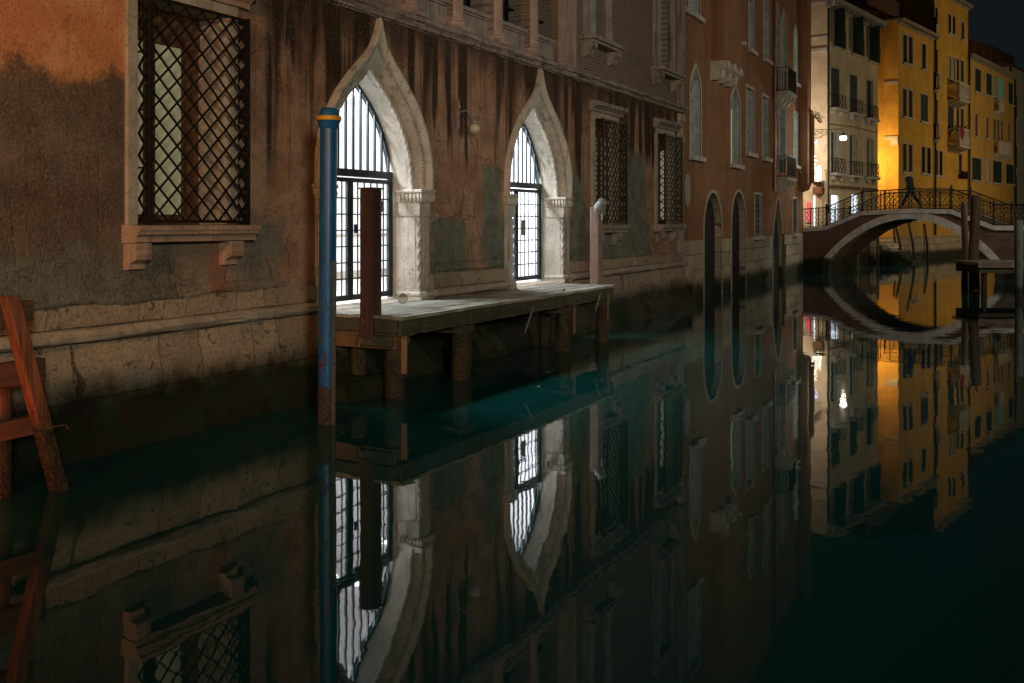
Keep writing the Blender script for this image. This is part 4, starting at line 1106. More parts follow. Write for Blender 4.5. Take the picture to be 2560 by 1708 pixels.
b = MB(); zz = bz(2015, 275, 0.4); b.tube([(x0 + 0.70, -0.50, zl + 0.4), (x0 + 0.70, -0.50, zz - 0.2), (x0 + 0.55, -0.46, zz), (x0 + 0.3, -0.42, zz)], 0.12, 12); b.obj("flue_pipe", 'rust', fl, 50)
px_ = bxx(1931)
b = MB(); b.tube([(px_, -0.10, bz(1931, 478)), (px_, -0.10, BTOP)], 0.065, 10); b.obj("drain_pipe", 'copper', hb, 50)
xq = bxx(1717); b = MB(); zc0 = bz(1717, 475)
b.prism([(xq + 0.30 * cos(2 * pi * i / 20), zc0 + 0.55 * sin(2 * pi * i / 20)) for i in range(20)], -0.03, 0.0); b.obj("wall_plaque", 'greymetal', hb)
MB().box(bxx(1853) - 0.1, bxx(1853) + 0.15, -0.18, 0, bz(1853, 115), bz(1853, 104)).obj("stone_bracket", 'wstone', hb, None, 0.02)
# two thin stakes by the pointed water arch
for i, (dx, tp) in enumerate(((0.0, 2.0), (0.22, 1.55))):
    p = B.loc(bxx(1938) + dx, 0.35, -0.8)
    o = MB().tube([(0, 0, 0), (0.02 + 0.04 * i, 0.05, 0.8 + tp)], 0.05, 8).obj("mooring_stake", 'pile', None, 50, loc=p)
    tag(o, ("taller" if i == 0 else "shorter") + " thin dark stake in front of the pointed water arch of the rust house", "mooring stake", "stakes by the pointed water arch")

b = MB(); x0 = bxx(1990); z0 = bz(1995, 410)
b.tube([(x0 + (BE - x0) * i / 12, -0.06 - 0.3 * sin(pi * i / 12) * 0.3, z0 - 0.55 * sin(pi * i / 12)) for i in range(13)], 0.02, 5); b.obj("hanging_cable", 'chrome', hb, 60)
for sx, off, a in ((15.0, 2.1, 0.3), (16.2, 2.4, 1.2), (17.1, 2.0, 2.2), (13.6, 2.6, 0.9), (15.8, 3.0, 1.9)):
    b = MB(); r_ = 0.035
    b.add([(-r_, 0, 0.006), (-r_ * 0.3, r_ * 0.5, 0.012), (r_ * 0.6, r_ * 0.4, 0.010), (r_ * 1.2, 0, 0.016), (r_ * 0.6, -r_ * 0.4, 0.008), (-r_ * 0.3, -r_ * 0.5, 0.007), (0, 0, 0.004)], [(0, 1, 6), (1, 2, 6), (2, 3, 6), (3, 4, 6), (4, 5, 6), (5, 0, 6)])
    o = b.obj("floating_leaf", 'opal', None, None, loc=at(A, sx, off, 0.0)); o.rotation_euler = (0, 0, a)
    tag(o, "tiny pale leaf floating on the teal water before the landing stage", "leaf", "leaves floating before the landing stage")

# ================================================================== the arched bridge
bth = atan((3300 - CX) / F)
BR = Face(P=gnd(2003, 50.0), dir=(cos(bth), -sin(bth)))
BR.s0 = BR.x(2003)
br = thing("bridge", "brick canal bridge with a pale stone arch and ornate iron railings", "bridge", BR.loc(), BR.rz)
def rx(r4): return BR.x(1960 + r4 * 0.4847)
def rz_(r4x, r4y): return BR.z(1960 + r4x * 0.4847, r4y * 0.4847)
BW = 3.4
top = [(92, 1176), (215, 1168), (400, 1090), (640, 1078), (860, 1080), (1080, 1164), (1240, 1166), (1500, 1160)]
topz = [(rx(a), rz_(a, b_)) for a, b_ in top]
landL = topz[0][1]; 
intr = [(238, 1338), (290, 1283), (350, 1235), (420, 1190), (500, 1155), (580, 1134), (650, 1129), (720, 1136), (800, 1158), (880, 1195), (960, 1248), (1020, 1298), (1080, 1352)]
extr = [(200, 1338), (262, 1268), (325, 1213), (400, 1163), (485, 1122), (570, 1100), (650, 1092), (728, 1098), (815, 1122), (905, 1165), (990, 1218), (1060, 1280), (1128, 1354)]
I = [(rx(a), rz_(a, b_)) for a, b_ in intr]; X = [(rx(a), rz_(a, b_)) for a, b_ in extr]
I = [(I[0][0] - 0.12, -0.6)] + I + [(I[-1][0] + 0.15, -0.6)]; X = [(X[0][0] - 0.1, -0.6)] + X + [(X[-1][0] + 0.12, -0.6)]
xl, xr = topz[0][0], topz[-1][0]
poly = [(xl, -1.0)] + [(I[0][0], -1.0)] + I + [(I[-1][0], -1.0)] + [(xr, -1.0)] + [(a, b_ - 0.02) for a, b_ in topz[::-1]]
b = MB(); b.prism(poly, 0.0, BW); b.obj("brick_body", 'bbrick', br)
b = MB(); k = len(I)
for i in range(k - 1):
    g0, g1 = 0.012, 0.012
    q = [I[i], I[i + 1], X[i + 1], X[i]]
    b.prism(q, -0.06, 0.25)
b.obj("stone_arch_ring", 'bstone', br)
b = MB()
for (a, za), (c, zc2) in zip(topz, topz[1:]): b.prism([(a, za - 0.20), (c, zc2 - 0.20), (c, zc2), (a, za)], -0.10, 0.22); b.prism([(a, za - 0.20), (c, zc2 - 0.20), (c, zc2), (a, za)], BW - 0.22, BW + 0.10)
b.obj("coping", 'bstone', br)
def railing(y, label):
    r = MB()
    H_ = 0.94
    segs = [(topz[i], topz[i + 1]) for i in range(len(topz) - 1)]
    for (a, za), (c, zc2) in segs:
        L = c - a; sl = (zc2 - za) / L
        P = lambda t, h: (a + t, y, za + sl * t + h)
        for h, w_ in ((0.05, 0.03), (0.20, 0.022), (H_ - 0.17, 0.022), (H_, 0.05)): r.bar(P(0, h), P(L, h), w_)
        n = max(1, round(L / 0.46)); dx = L / n
        for i in range(n + 1): r.bar(P(i * dx, 0.0), P(i * dx, H_), 0.034)
        for i in range(n):
            t0 = i * dx
            m = t0 + dx / 2
            # pointed lozenge lattice between the uprights
            for u0, u1 in ((0.0, 0.5), (0.5, 1.0), (0.25, 0.75)):
                pass
            lo, hi, md = 0.20, H_ - 0.17, (0.20 + H_ - 0.17) / 2
            r.bar(P(t0, md), P(m, hi), 0.017); r.bar(P(t0 + dx, md), P(m, hi), 0.017)
            r.bar(P(t0, md), P(m, lo), 0.017); r.bar(P(t0 + dx, md), P(m, lo), 0.017)
            r.bar(P(t0, lo), P(m, md), 0.017); r.bar(P(t0 + dx, lo), P(m, md), 0.017)
            r.bar(P(t0, hi), P(m, md), 0.017); r.bar(P(t0 + dx, hi), P(m, md), 0.017)
            for hb_, ht in ((0.05, 0.20), (H_ - 0.17, H_)):
                hm = (hb_ + ht) / 2
                for mm in (t0 + dx * 0.27, t0 + dx * 0.73):
                    q = [P(mm - 0.07, hm), P(mm, ht), P(mm + 0.07, hm), P(mm, hb_)]
                    for p_, q_ in zip(q, q[1:] + q[:1]): r.bar(p_, q_, 0.015)
    ro = r.obj("railing", 'iron', br)
    for i, (a, za) in enumerate(topz[1:-1]):
        if i == 2: continue
        MB().lathe([(0.075, za), (0.075, za + 0.08), (0.05, za + 0.10), (0.045, za + 0.85), (0.065, za + 0.9), (0.05, za + 0.98), (0.06, za + 1.04), (0.045, za + 1.10), (0.01, za + 1.13)], a, y, 12).obj("post", 'iron', ro, 50)
railing(0.10, "near"); railing(BW - 0.10, "far")

# ---- the pedestrian
pxp, pyp = 2277, 521
wx = BR.x(pxp) ; 
deckz = rz_(655, 1078)
per = thing("person", "dark coated person in mid stride crossing the bridge with hands down", "person", BR.loc(BR.x(2277, -0.75), -0.75, deckz + 0.03), BR.rz + pi)
per.scale = (1.0, 1.1, 1.06)
def skin(name, verts, edges, radii, mat, parent, sub=2, root=0):
    me = bpy.data.meshes.new(name); me.from_pydata(verts, edges, []); me.update()
    o = bpy.data.objects.new(name, me); COL.objects.link(o)
    m = o.modifiers.new("skin", 'SKIN'); m.use_smooth_shade = True
    for i, r in enumerate(radii):
        v = me.skin_vertices[0].data[i]; v.radius = (r, r) if not isinstance(r, tuple) else r
    me.skin_vertices[0].data[root].use_root = True
    s_ = o.modifiers.new("sub", 'SUBSURF'); s_.levels = sub; s_.render_levels = sub
    me.materials.append(M[mat]); o.parent = parent
    return o
# local +x is the walking direction (to the left of the photo), y sideways
V_ = [(0, 0, 0.88), (0.03, 0, 1.05), (0.07, 0, 1.25), (0.09, 0, 1.40), (0.11, 0, 1.48), (0.15, 0, 1.58), (0.155, 0, 1.66),
      (0.04, 0.09, 0.84), (0.20, 0.10, 0.49), (0.40, 0.10, 0.09), (0.52, 0.10, 0.05),
      (-0.02, -0.09, 0.84), (-0.16, -0.10, 0.48), (-0.44, -0.10, 0.14), (-0.36, -0.10, 0.04),
      (0.09, 0.18, 1.38), (-0.02, 0.22, 1.12), (0.10, 0.22, 0.90), (0.14, 0.22, 0.82),
      (0.09, -0.18, 1.38), (0.14, -0.22, 1.12), (0.30, -0.21, 0.96), (0.36, -0.20, 0.90)]
E_ = [(0, 1), (1, 2), (2, 3), (3, 4), (4, 5), (5, 6), (0, 7), (7, 8), (8, 9), (9, 10), (0, 11), (11, 12), (12, 13), (13, 14), (3, 15), (15, 16), (16, 17), (17, 18), (3, 19), (19, 20), (20, 21), (21, 22)]
R_ = [0.13, 0.13, 0.15, 0.11, 0.055, 0.085, 0.075, 0.085, 0.06, 0.045, 0.04, 0.085, 0.06, 0.045, 0.04, 0.06, 0.045, 0.035, 0.03, 0.06, 0.045, 0.035, 0.03]
skin("body", V_, E_, R_, 'skin', per)
jk = [0, 1, 2, 3, 15, 16, 17, 19, 20, 21]; mp = {k: i for i, k in enumerate(jk)}
skin("jacket", [V_[k] if k not in (0,) else (0, 0, 0.80) for k in jk], [(mp[a], mp[c]) for a, c in E_ if a in mp and c in mp], [(R_[k] + 0.055) for k in jk], 'coat', per)
tr = [0, 7, 8, 9, 11, 12, 13]; mp = {k: i for i, k in enumerate(tr)}
skin("trousers", [V_[k] for k in tr], [(mp[a], mp[c]) for a, c in E_ if a in mp and c in mp], [(R_[k] + 0.02) for k in tr], 'jeans', per)
for f_ in ((9, 10), (13, 14)): skin("shoe", [V_[f_[0]], V_[f_[1]]], [(0, 1)], [0.058, 0.05], 'coat', per)
skin("hair", [(0.13, 0, 1.64), (0.15, 0, 1.70)], [(0, 1)], [0.095, 0.075], 'hair', per)
skin("nose", [(0.235, 0, 1.60), (0.26, 0, 1.585)], [(0, 1)], [0.014, 0.012], 'skin', per, 1)
for o in per.children: pass

# ================================================================== cream house beyond the bridge
C = Face(3200, px0=2068, Y0=55.0)
C.s0 = C.x(2068)
hc = thing("cream_house", "tall cream house with dark green shutters beyond the bridge", "building", C.loc(), C.rz)
CW = C.x(2194.5); CT = 15.0
cz_top = C.z(2085, 8)
def rects(face, lst):
    out = []
    for l, r_, t, b_ in lst:
        m = (l + r_) / 2; out.append((face.x(l), face.x(r_), face.z(m, b_), face.z(m, t)))
    return out
cw_t = rects(C, [(2086, 2104, 27, 119), (2132, 2151, 49, 137), (2174, 2191, 71, 155)])
cw_2 = rects(C, [(2077, 2099, 171, 272), (2124, 2143, 188, 284), (2166, 2182, 202, 297)])
cw_3 = rects(C, [(2077, 2098, 331, 433), (2124, 2142, 339, 439), (2167, 2183, 349, 443)])
cw_s = rects(C, [(2077, 2097, 488, 560), (2128, 2145, 487, 560)])
allw = cw_t + cw_2 + cw_3 + cw_s
b = MB(); b.panel([(0, 1.9), (CW, 1.9), (CW, cz_top), (0, cz_top)], [(R(a, c, z0, z1), 0.12) for a, c, z0, z1 in allw], 0, 0.12)
b.box(0, 0.3, 0.3, 9, 1.9, cz_top); b.box(CW - 0.3, CW, 0.3, 9, 1.9, cz_top); b.box(0.3, CW - 0.3, 8.7, 9, 1.9, cz_top)
b.add([(0, 0.0, 1.9), (0, 0.31, 1.9), (0, 0.31, cz_top), (0, 0, cz_top), (CW, 0.0, 1.9), (CW, 0.31, 1.9), (CW, 0.31, cz_top), (CW, 0, cz_top)], [(0, 1, 2, 3), (4, 5, 6, 7)])
b.obj("stucco_wall", 'cream', hc)
b = MB(); b.box(0, CW, 0.0, 9, -1, 1.9); b.obj("brick_footing", 'bbrick', hc)
b = MB(); b.prismx([(0.0, cz_top - 0.45), (-0.15, cz_top - 0.40), (-0.18, cz_top - 0.15), (-0.45, cz_top - 0.10), (-0.5, cz_top + 0.12), (9.2, cz_top + 0.12), (9.2, cz_top - 0.1), (0.0, cz_top - 0.1)], -0.15, CW + 0.1)
cn = b.obj("cornice", 'cornice', hc)
b = MB()
for i in range(22): b.box(0.05 + i * (CW - 0.2) / 21, 0.15 + i * (CW - 0.2) / 21 + 0.08, -0.42, -0.10, cz_top - 0.30, cz_top - 0.105)
b.obj("brackets", 'cornice', cn)
MB().prismx([(-0.3, cz_top + 0.12), (9.0, cz_top + 0.12), (4.5, cz_top + 1.7)], -0.1, CW).obj("roof", 'roof', hc)
def house_window(parent, r, depth=0.12, pane='dark', sill=True, shut='shutter', frame=0.0, mode='half', wst='wstone', proj=0.14):
    a, c, z0, z1 = r
    b = MB(); e = 0.09
    b.box(a - e, a, -0.018, 0.05, z0, z1); b.box(c, c + e, -0.018, 0.05, z0, z1); b.box(a - e, c + e, -0.018, 0.05, z1, z1 + e)
    w_ = b.obj("window", wst, parent)
    MB().box(a - 0.02, c + 0.02, depth - 0.02, depth + 0.03, z0 - 0.02, z1 + 0.02).obj("pane", pane, w_)
    if sill: MB().box(a - 0.16, c + 0.16, -proj, 0.0, z0 - 0.14, z0).obj("sill", wst, w_, None, 0.012)
    if shut:
        m = (a + c) / 2; w2 = (c - a) / 2; z_ = (z0 + 0.02, z1 - 0.02)
        bs = {'half': [(a + 0.01, a + (c - a) * 0.38, 0.03, 0.07)], 'closed': [(a + 0.01, m - 0.008, 0.02, 0.06), (m + 0.008, c - 0.01, 0.02, 0.06)],
              'perp': [(a - 0.07, a - 0.02, -0.62, -0.03), (c + 0.02, c + 0.5, -0.06, -0.025)]}[mode]
        for q in bs: MB().box(*q, *z_).obj("shutter", shut, w_)
    return w_
def balconette(w_, r, h=0.75, proj=0.30):
    a, c, z0, z1 = r; q = MB(); a -= 0.1; c += 0.12
    for z in (z0 + 0.04, z0 + h): q.bar((a, -proj, z), (c, -proj, z), 0.035); [q.bar((x, -proj, z), (x, 0, z), 0.03) for x in (a, c)]
    for x in (a, c): q.bar((x, -proj, z0), (x, -proj, z0 + h), 0.035)
    n = 3; dx = (c - a) / n
    for i in range(n):
        q.bar((a + i * dx, -proj, z0 + 0.04), (a + i * dx + dx, -proj, z0 + h), 0.022); q.bar((a + i * dx + dx, -proj, z0 + 0.04), (a + i * dx, -proj, z0 + h), 0.022)
        q.bar((a + i * dx, -proj, z0 + 0.04), (a + i * dx, -proj, z0 + h), 0.02)
    q.obj("balconette_rail", 'iron', w_)
    s_ = MB(); s_.box(a - 0.1, c + 0.1, -proj - 0.08, 0.0, z0 - 0.16, z0 - 0.002); 
    for x in (a + 0.15, c - 0.15): s_.box(x - 0.12, x + 0.12, -proj * 0.7, 0, z0 - 0.42, z0 - 0.16)
    s_.obj("stone_ledge", 'wstone', w_, None, 0.015)
for r in cw_t:
    w_ = house_window(hc, r, depth=0.12, pane='dark', mode='perp', shut='shutter')
    q = MB(); a, c, z0, z1 = r
    for i in range(9): x = a - 0.15 + (c - a + 0.3) * i / 8; q.bar((x, -0.2, z0), (x, -0.2, z0 + 0.95), 0.022)
    q.bar((a - 0.15, -0.2, z0 + 0.95), (c + 0.15, -0.2, z0 + 0.95), 0.035); q.obj("balconette_rail", 'iron', w_)
for i, r in enumerate(cw_2): balconette(house_window(hc, r, mode='closed' if i < 2 else 'half', sill=False), r)
for r in cw_3: balconette(house_window(hc, r, pane='slate', mode='half', sill=False), r, 0.8)
for r in cw_s: house_window(hc, r, pane='shop', shut=None, sill=False)
zs = C.z(2100, 468); b = MB(); b.box(0.15, CW - 0.3, -0.12, 0.0, zs - 0.08, zs + 0.08); b.obj("string_moulding", 'frame', hc, None, 0.02)
b = MB(); b.tube([(0.15, -0.03, C.z(2070, 310)), (CW * 0.5, -0.03, C.z(2135, 318)), (CW - 0.1, -0.03, C.z(2190, 332))], 0.02, 6); b.tube([(0.1, -0.05, 3.0), (0.1, -0.05, cz_top)], 0.04, 8)
b.obj("wall_cable", 'iron', hc)
# alley side of the cream house (local x = 0, facing the alley)
sgn = MB()
def cside(px):   # distance back along the alley wall
    th = atan((3200 - CX) / F); dx, dy = -cos(th), sin(th); P0 = gnd(2068, 55.0); u = (px - CX) / F
    return (u * P0[1] - P0[0]) / (dx - u * dy)
t1 = cside(2038)
def sz(py): return zat(py, 55.4)
b = MB(); b.box(-0.40, 0.0, 0.15, t1, sz(486), sz(468)); b.box(-0.35, 0, 0.15, t1, sz(464), sz(456)); sg_ = b.obj("shop_fascia", 'frame', hc, None, 0.02)
b = MB(); b.box(-0.03, 0.0, 0.75, t1, 2.3, sz(490)); b.obj("shop_window", 'shop', hc)
b = MB(); b.box(-0.06, -0.03, 0.95, 1.15, 2.5, sz(505)); b.obj("lit_shop_sign", 'glow', hc)
b = MB(); b.box(-0.10, -0.02, 0.25, 0.62, 2.1, sz(490)); b.obj("shop_door", 'cream', hc)
b = MB(); b.box(-0.55, 0.0, 0.12, t1, sz(456), sz(453)); ab = b.obj("alley_balcony", 'wstone', hc)
b = MB(); n = 9
for i in range(n + 1): b.bar((-0.52, 0.15 + (t1 - 0.2) * i / n, sz(453)), (-0.52, 0.15 + (t1 - 0.2) * i / n, sz(418)), 0.05)
b.bar((-0.52, 0.12, sz(417)), (-0.52, t1, sz(417)), 0.08); b.obj("balustrade", 'white', ab)
b = MB(); b.box(-0.08, 0, 0.0, t1 + 1, sz(130), sz(122)); b.box(-0.05, 0, 0, t1 + 1, sz(96), sz(92)); b.obj("stone_band", 'wstone', hc)
# fairy lights
fl_ = thing("string_lights", "glowing festive fairy lights hanging on the alley balcony of the cream house", "fairy lights", C.loc(-0.6, 0, 0), C.rz)
b = MB(); bb = MB(); wire = []
pts_ = [(2041, 366), (2043, 375), (2044, 388), (2047, 393), (2046, 402), (2052, 404), (2051, 420), (2056, 430), (2060, 434), (2062, 448), (2055, 452), (2046, 446), (2041, 436), (2040, 426), (2050, 441), (2060, 424), (2048, 412), (2061, 442)]
for i, (px, py) in enumerate(pts_):
    t = max(0.1, cside(px)); p = (0.0, t, sz(py)); wire.append(p); b.lathe([(0.004, p[2] - 0.05), (0.05, p[2]), (0.004, p[2] + 0.05)], p[0], p[1], 7)
b.obj("bulbs", 'fairy', fl_)
for i in range(12): bb.lathe([(0.004, -0.05), (0.045, 0.0), (0.004, 0.05)], 0, 0, 6); 
b = MB()
for i in range(12):
    t = cside(2040) + random.uniform(-0.3, 0.15); z = sz(361) + random.uniform(-0.4, 0.4)
    b.lathe([(0.004, z - 0.04), (0.04, z), (0.004, z + 0.04)], 0.0, t, 6)
b.obj("blue_bulbs", 'fairyblue', fl_)
MB().tube(wire, 0.012, 5).obj("wire", 'iron', fl_)
# broken wall aerial on the alley wall
ae = thing("wall_aerial", "bent dark aerial fixed to the alley wall above the street lamp", "aerial", C.loc(-0.05, 0, 0), C.rz)
b = MB(); t = cside(2052); b.bar((0, t, sz(308)), (-0.1, t + 0.45, sz(284)), 0.06); b.bar((-0.06, t - 0.1, sz(300)), (-0.15, t + 0.5, sz(292)), 0.03); b.bar((-0.02, t + 0.1, sz(306)), (-0.1, t + 0.28, sz(286)), 0.05)
b.obj("aerial_rods", 'iron', ae)

# ---- bracket street lamp
lY = 50.6
p0 = Vector((*gnd(2036, lY), zat(325, lY))); p1 = Vector((*gnd(2108, lY), zat(321, lY)))
sl_ = thing("street_lamp", "lit street lamp hanging from a scrolled iron bracket above the alley mouth", "street lamp", p0, 0)
dv = p1 - p0; L = dv.x
b = MB(); b.bar((-0.3, 0, 0), (L, 0, 0.05), 0.03)
for k, (c0, r0) in enumerate(((0.12, 0.16), (0.40, 0.12), (0.62, 0.08))):
    b.tube([(c0 + r0 * (1 - 0.1 * i) * cos(i * 0.7), 0, -r0 * 1.2 + r0 * (1 - 0.1 * i) * sin(i * 0.7)) for i in range(9)], 0.014, 6)
b.tube([(-0.05, 0, -0.42), (0.25, 0, -0.40), (0.55, 0, -0.22), (0.9, 0, -0.02)], 0.016, 6)
b.obj("bracket", 'iron', sl_, 50)
b = MB(); b.lathe([(0.02, 0.03), (0.05, -0.05), (0.04, -0.14), (0.09, -0.20), (0.19, -0.30), (0.19, -0.33)], L, 0, 16); b.obj("hood", 'greymetal', sl_, 40)
b = MB(); b.lathe([(0.16, -0.33), (0.17, -0.42), (0.15, -0.50), (0.05, -0.53)], L, 0, 16); b.obj("lamp_glass", 'bulb', sl_, 40)
pl_ = lamp("street_lamp_light", p0 + Vector((L, 0, -0.62)), 430, (1.0, 0.88, 0.66), 0.10)

# ================================================================== ochre houses
Yf = Face(3290, px0=2292, Y0=66.9)
Yf.s0 = Yf.x(2246)
def r4(l, r_, t, b_): return (1960 + l * 0.4847, 1960 + r_ * 0.4847, t * 0.4847, b_ * 0.4847)
def house(name, label, pl, pr_, ptop_l, depth, mat, wins, pitch=True, footing='base2', fz=1.55):
    x0, x1 = Yf.x(pl), Yf.x(pr_); zt = Yf.z(pl, ptop_l)
    h = thing(name, label, "building", Yf.loc(x0, 0, 0), Yf.rz)
    rs = []
    for w_ in wins:
        l, r_, t, b_ = r4(*w_[:4]); m = (l + r_) / 2
        rs.append((Yf.x(l) - x0, Yf.x(r_) - x0, Yf.z(m, b_), Yf.z(m, t)))
    W_ = x1 - x0
    b = MB(); b.panel([(0, fz), (W_, fz), (W_, zt), (0, zt)], [(R(*r), 0.10) for r in rs], 0, 0.10)
    b.box(0, 0.25, 0.27, depth, fz, zt); b.box(W_ - 0.25, W_, 0.27, depth, fz, zt); b.box(0.25, W_ - 0.25, depth - 0.3, depth, fz, zt)
    b.add([(0, 0, fz), (0, 0.28, fz), (0, 0.28, zt), (0, 0, zt), (W_, 0, fz), (W_, 0.28, fz), (W_, 0.28, zt), (W_, 0, zt)], [(0, 1, 2, 3), (4, 5, 6, 7)])
    b.obj("stucco_wall", mat, h)
    b = MB(); b.box(-0.03, W_ + 0.03, -0.05, depth, -1, fz); b.obj("stone_footing", footing, h)
    b = MB(); b.prismx([(0.02, zt - 0.28), (-0.12, zt - 0.22), (-0.14, zt - 0.08), (-0.38, zt - 0.04), (-0.40, zt + 0.10), (depth, zt + 0.10), (depth, zt - 0.03), (0.02, zt - 0.03)], -0.1, W_ + 0.05)
    co_ = b.obj("eaves", 'cornice', h)
    b = MB(); n = max(3, int(W_ / 0.5))
    for i in range(n): b.box(0.05 + i * (W_ - 0.2) / (n - 1), 0.18 + i * (W_ - 0.2) / (n - 1), -0.33, -0.05, zt - 0.17, zt - 0.045)
    b.obj("eaves_brackets", 'cornice', co_)
    MB().prismx([(-0.3, zt + 0.10), (depth - 0.1, zt + 0.10), (depth / 2, zt + 1.5)], 0.0, W_).obj("roof", 'roof', h)
    out = []
    for w_, r in zip(wins, rs):
        kw = dict(w_[4]) if len(w_) > 4 else {}
        out.append((house_window(h, r, 0.10, **kw), r))
    return h, out, x0, W_, zt
H_ = dict(mode='half', pane='dark'); CL = dict(mode='closed'); NS = dict(shut=None, pane='dark')
y1, _, _, yW, y1t = house("ochre_house", "ochre yellow corner house with one brightly lit end wall behind the bridge", 2246, 2336, 50, 7.0, 'yellow',
    [(614, 634, 180, 325, NS), (643, 663, 190, 333, NS), (711, 731, 227, 357, H_), (613, 633, 460, 602, NS), (643, 662, 467, 608, NS), (704, 741, 488, 628, CL),
     (613, 633, 742, 884, NS), (643, 662, 747, 888, NS), (709, 728, 758, 893, NS), (737, 756, 764, 898, NS), (655, 690, 1122, 1137, NS)])
y2, w2_, y2x, y2W, y2t = house("tall_ochre_house", "tallest ochre house with two stone balconies and a red cloth", 2336.3, 2420, -32, 9.0, 'yellow',
    [(779, 791, 40, 128, NS), (848, 860, 75, 172, NS), (870, 883, 84, 180, NS), (915, 929, 115, 206, NS), (779, 792, 255, 380, NS),
     (847, 860, 292, 410, dict(shut=None, pane='slate')), (868, 881, 300, 415, dict(shut=None, pane='slate')), (889, 902, 306, 418, CL), (911, 926, 314, 424, CL),
     (778, 792, 513, 640, CL), (844, 874, 540, 668, CL), (889, 902, 556, 672, NS), (911, 926, 562, 678, NS), (780, 793, 775, 903, NS), (801, 816, 781, 907, NS), (901, 917, 795, 890, H_)])
y3, w3_, y3x, y3W, y3t = house("low_ochre_house", "lower pale ochre house with small stone balconies at the far right", 2420.3, 2536, 138, 8.0, 'yellow2',
    [(985, 1016, 357, 475, CL), (1043, 1072, 382, 492, CL), (1082, 1099, 398, 500, dict(shut=None, pane='slate')), (1106, 1134, 405, 508, dict(shut=None, pane='lit_teal')), (1157, 1182, 430, 540, CL),
     (986, 999, 588, 704, NS), (1043, 1055, 606, 714, NS), (1080, 1093, 616, 725, NS), (1099, 1112, 622, 728, NS), (1118, 1131, 627, 732, NS), (1156, 1168, 638, 735, NS),
     (969, 1017, 817, 930, CL), (1041, 1062, 826, 938, dict(shut=None, pane='lit_dim')), (1077, 1123, 832, 944, CL), (1145, 1186, 850, 950, CL)], fz=1.5)
def stone_balcony(h, x0h, p0, p1, pt, pb, proj):
    l, r_, t, b_ = r4(p0, p1, pt, pb); m = (l + r_) / 2
    a = Yf.x(l) - x0h; c = Yf.x(r_, proj) - x0h; zt, zb = Yf.z(m, t, proj), Yf.z(m, b_, proj)
    b = MB(); b.box(a - 0.08, c + 0.08, -proj - 0.06, 0, zb - 0.02, zb + 0.12)
    bo = b.obj("balcony", 'wstone', h, None, 0.012)
    n = max(2, round((c - a) / 0.9))
    for i in range(n + 1):
        x = a + 0.1 + (c - a - 0.2) * i / n
        MB().prismx([(0, zb - 0.02), (-proj * 0.9, zb - 0.02), (-proj * 0.85, zb - 0.14), (-proj * 0.4, zb - 0.24), (0, zb - 0.42)], x - 0.09, x + 0.09).obj("corbel", 'wstone', bo)
    r = MB(); r.box(a, c, -proj - 0.02, -proj + 0.10, zt - 0.12, zt); k = max(3, round((c - a) / 0.19))
    for x in (a, c): r.box(x - 0.07, x + 0.07, -proj - 0.03, -proj + 0.11, zb + 0.12, zt)
    for i in range(1, k): x = a + (c - a) * i / k; r.lathe([(0.06, zb + 0.12), (0.04, zb + 0.18), (0.075, zb + 0.38), (0.04, zt - 0.22), (0.06, zt - 0.12)], x, -proj + 0.04, 8)
    r.box(a, a + 0.08, -proj, 0, zt - 0.12, zt)
    r.obj("balustrade", 'wstone', bo)
    return a, c, zb, zt
stone_balcony(y2, y2x, 845, 955, 420, 515, 0.8)
q2 = stone_balcony(y2, y2x, 845, 955, 655, 755, 0.8)
stone_balcony(y2, y2x, 779, 800, 376, 455, 0.35); stone_balcony(y2, y2x, 779, 800, 637, 715, 0.35)
stone_balcony(y3, y3x, 1080, 1135, 508, 575, 0.5); stone_balcony(y3, y3x, 1078, 1172, 728, 800, 0.5)
rc = thing("hanging_cloth", "red cloth draped over the lower balcony of the tallest ochre house", "cloth", Yf.loc(y2x + q2[0] + 0.45, 0.86, q2[3]), Yf.rz)
b = MB(); b.prism([(-0.35, 0.04), (0.35, 0.04), (0.5, -0.35), (0.1, -0.9), (-0.2, -0.6)], -0.03, 0.0); b.obj("drape", 'cloth_red', rc)
pt_ = thing("balcony_plant", "spiky green plant on the lower balcony of the tallest ochre house", "plant", Yf.loc(y2x + q2[1] - 0.6, 0.5, q2[3] - 0.1), Yf.rz)
b = MB()
for i in range(16):
    a = random.uniform(0, 2 * pi); e = random.uniform(0.2, 1.0); l = random.uniform(0.4, 0.8)
    b.bar((0, 0, 0), (l * cos(a) * cos(e), l * sin(a) * cos(e), l * sin(e)), 0.07, 0.01)
b.obj("leaves", 'leaf', pt_); MB().lathe([(0.1, -0.3), (0.15, 0.0)], 0, 0, 10).obj("pot", 'frame', pt_)
bx1 = Yf.x(1960 + 900 * 0.4847) - y2x; zb1 = Yf.z(1960 + 910 * 0.4847, 930 * 0.4847); b = MB(); b.box(bx1 - 0.1, bx1 + 1.2, -0.35, -0.02, zb1 + 0.1, zb1 + 0.65); b.obj("window_box", 'iron', y2)
for h, xh, pr4, ptop in ((y1, Yf.x(2246), 772, 90), (y2, y2x, 948, 280)):
    x = Yf.x(1960 + pr4 * 0.4847) - xh; b = MB(); b.tube([(x, -0.12, 1.6), (x, -0.12, Yf.z(1960 + pr4 * 0.4847, ptop * 0.4847))], 0.075, 8); b.obj("drain_pipe", 'iron', h, 50)
x = Yf.x(2535) - y3x; MB().tube([(x, -0.1, 1.6), (x, -0.1, y3t)], 0.07, 8).obj("drain_pipe", 'iron', y3, 50)
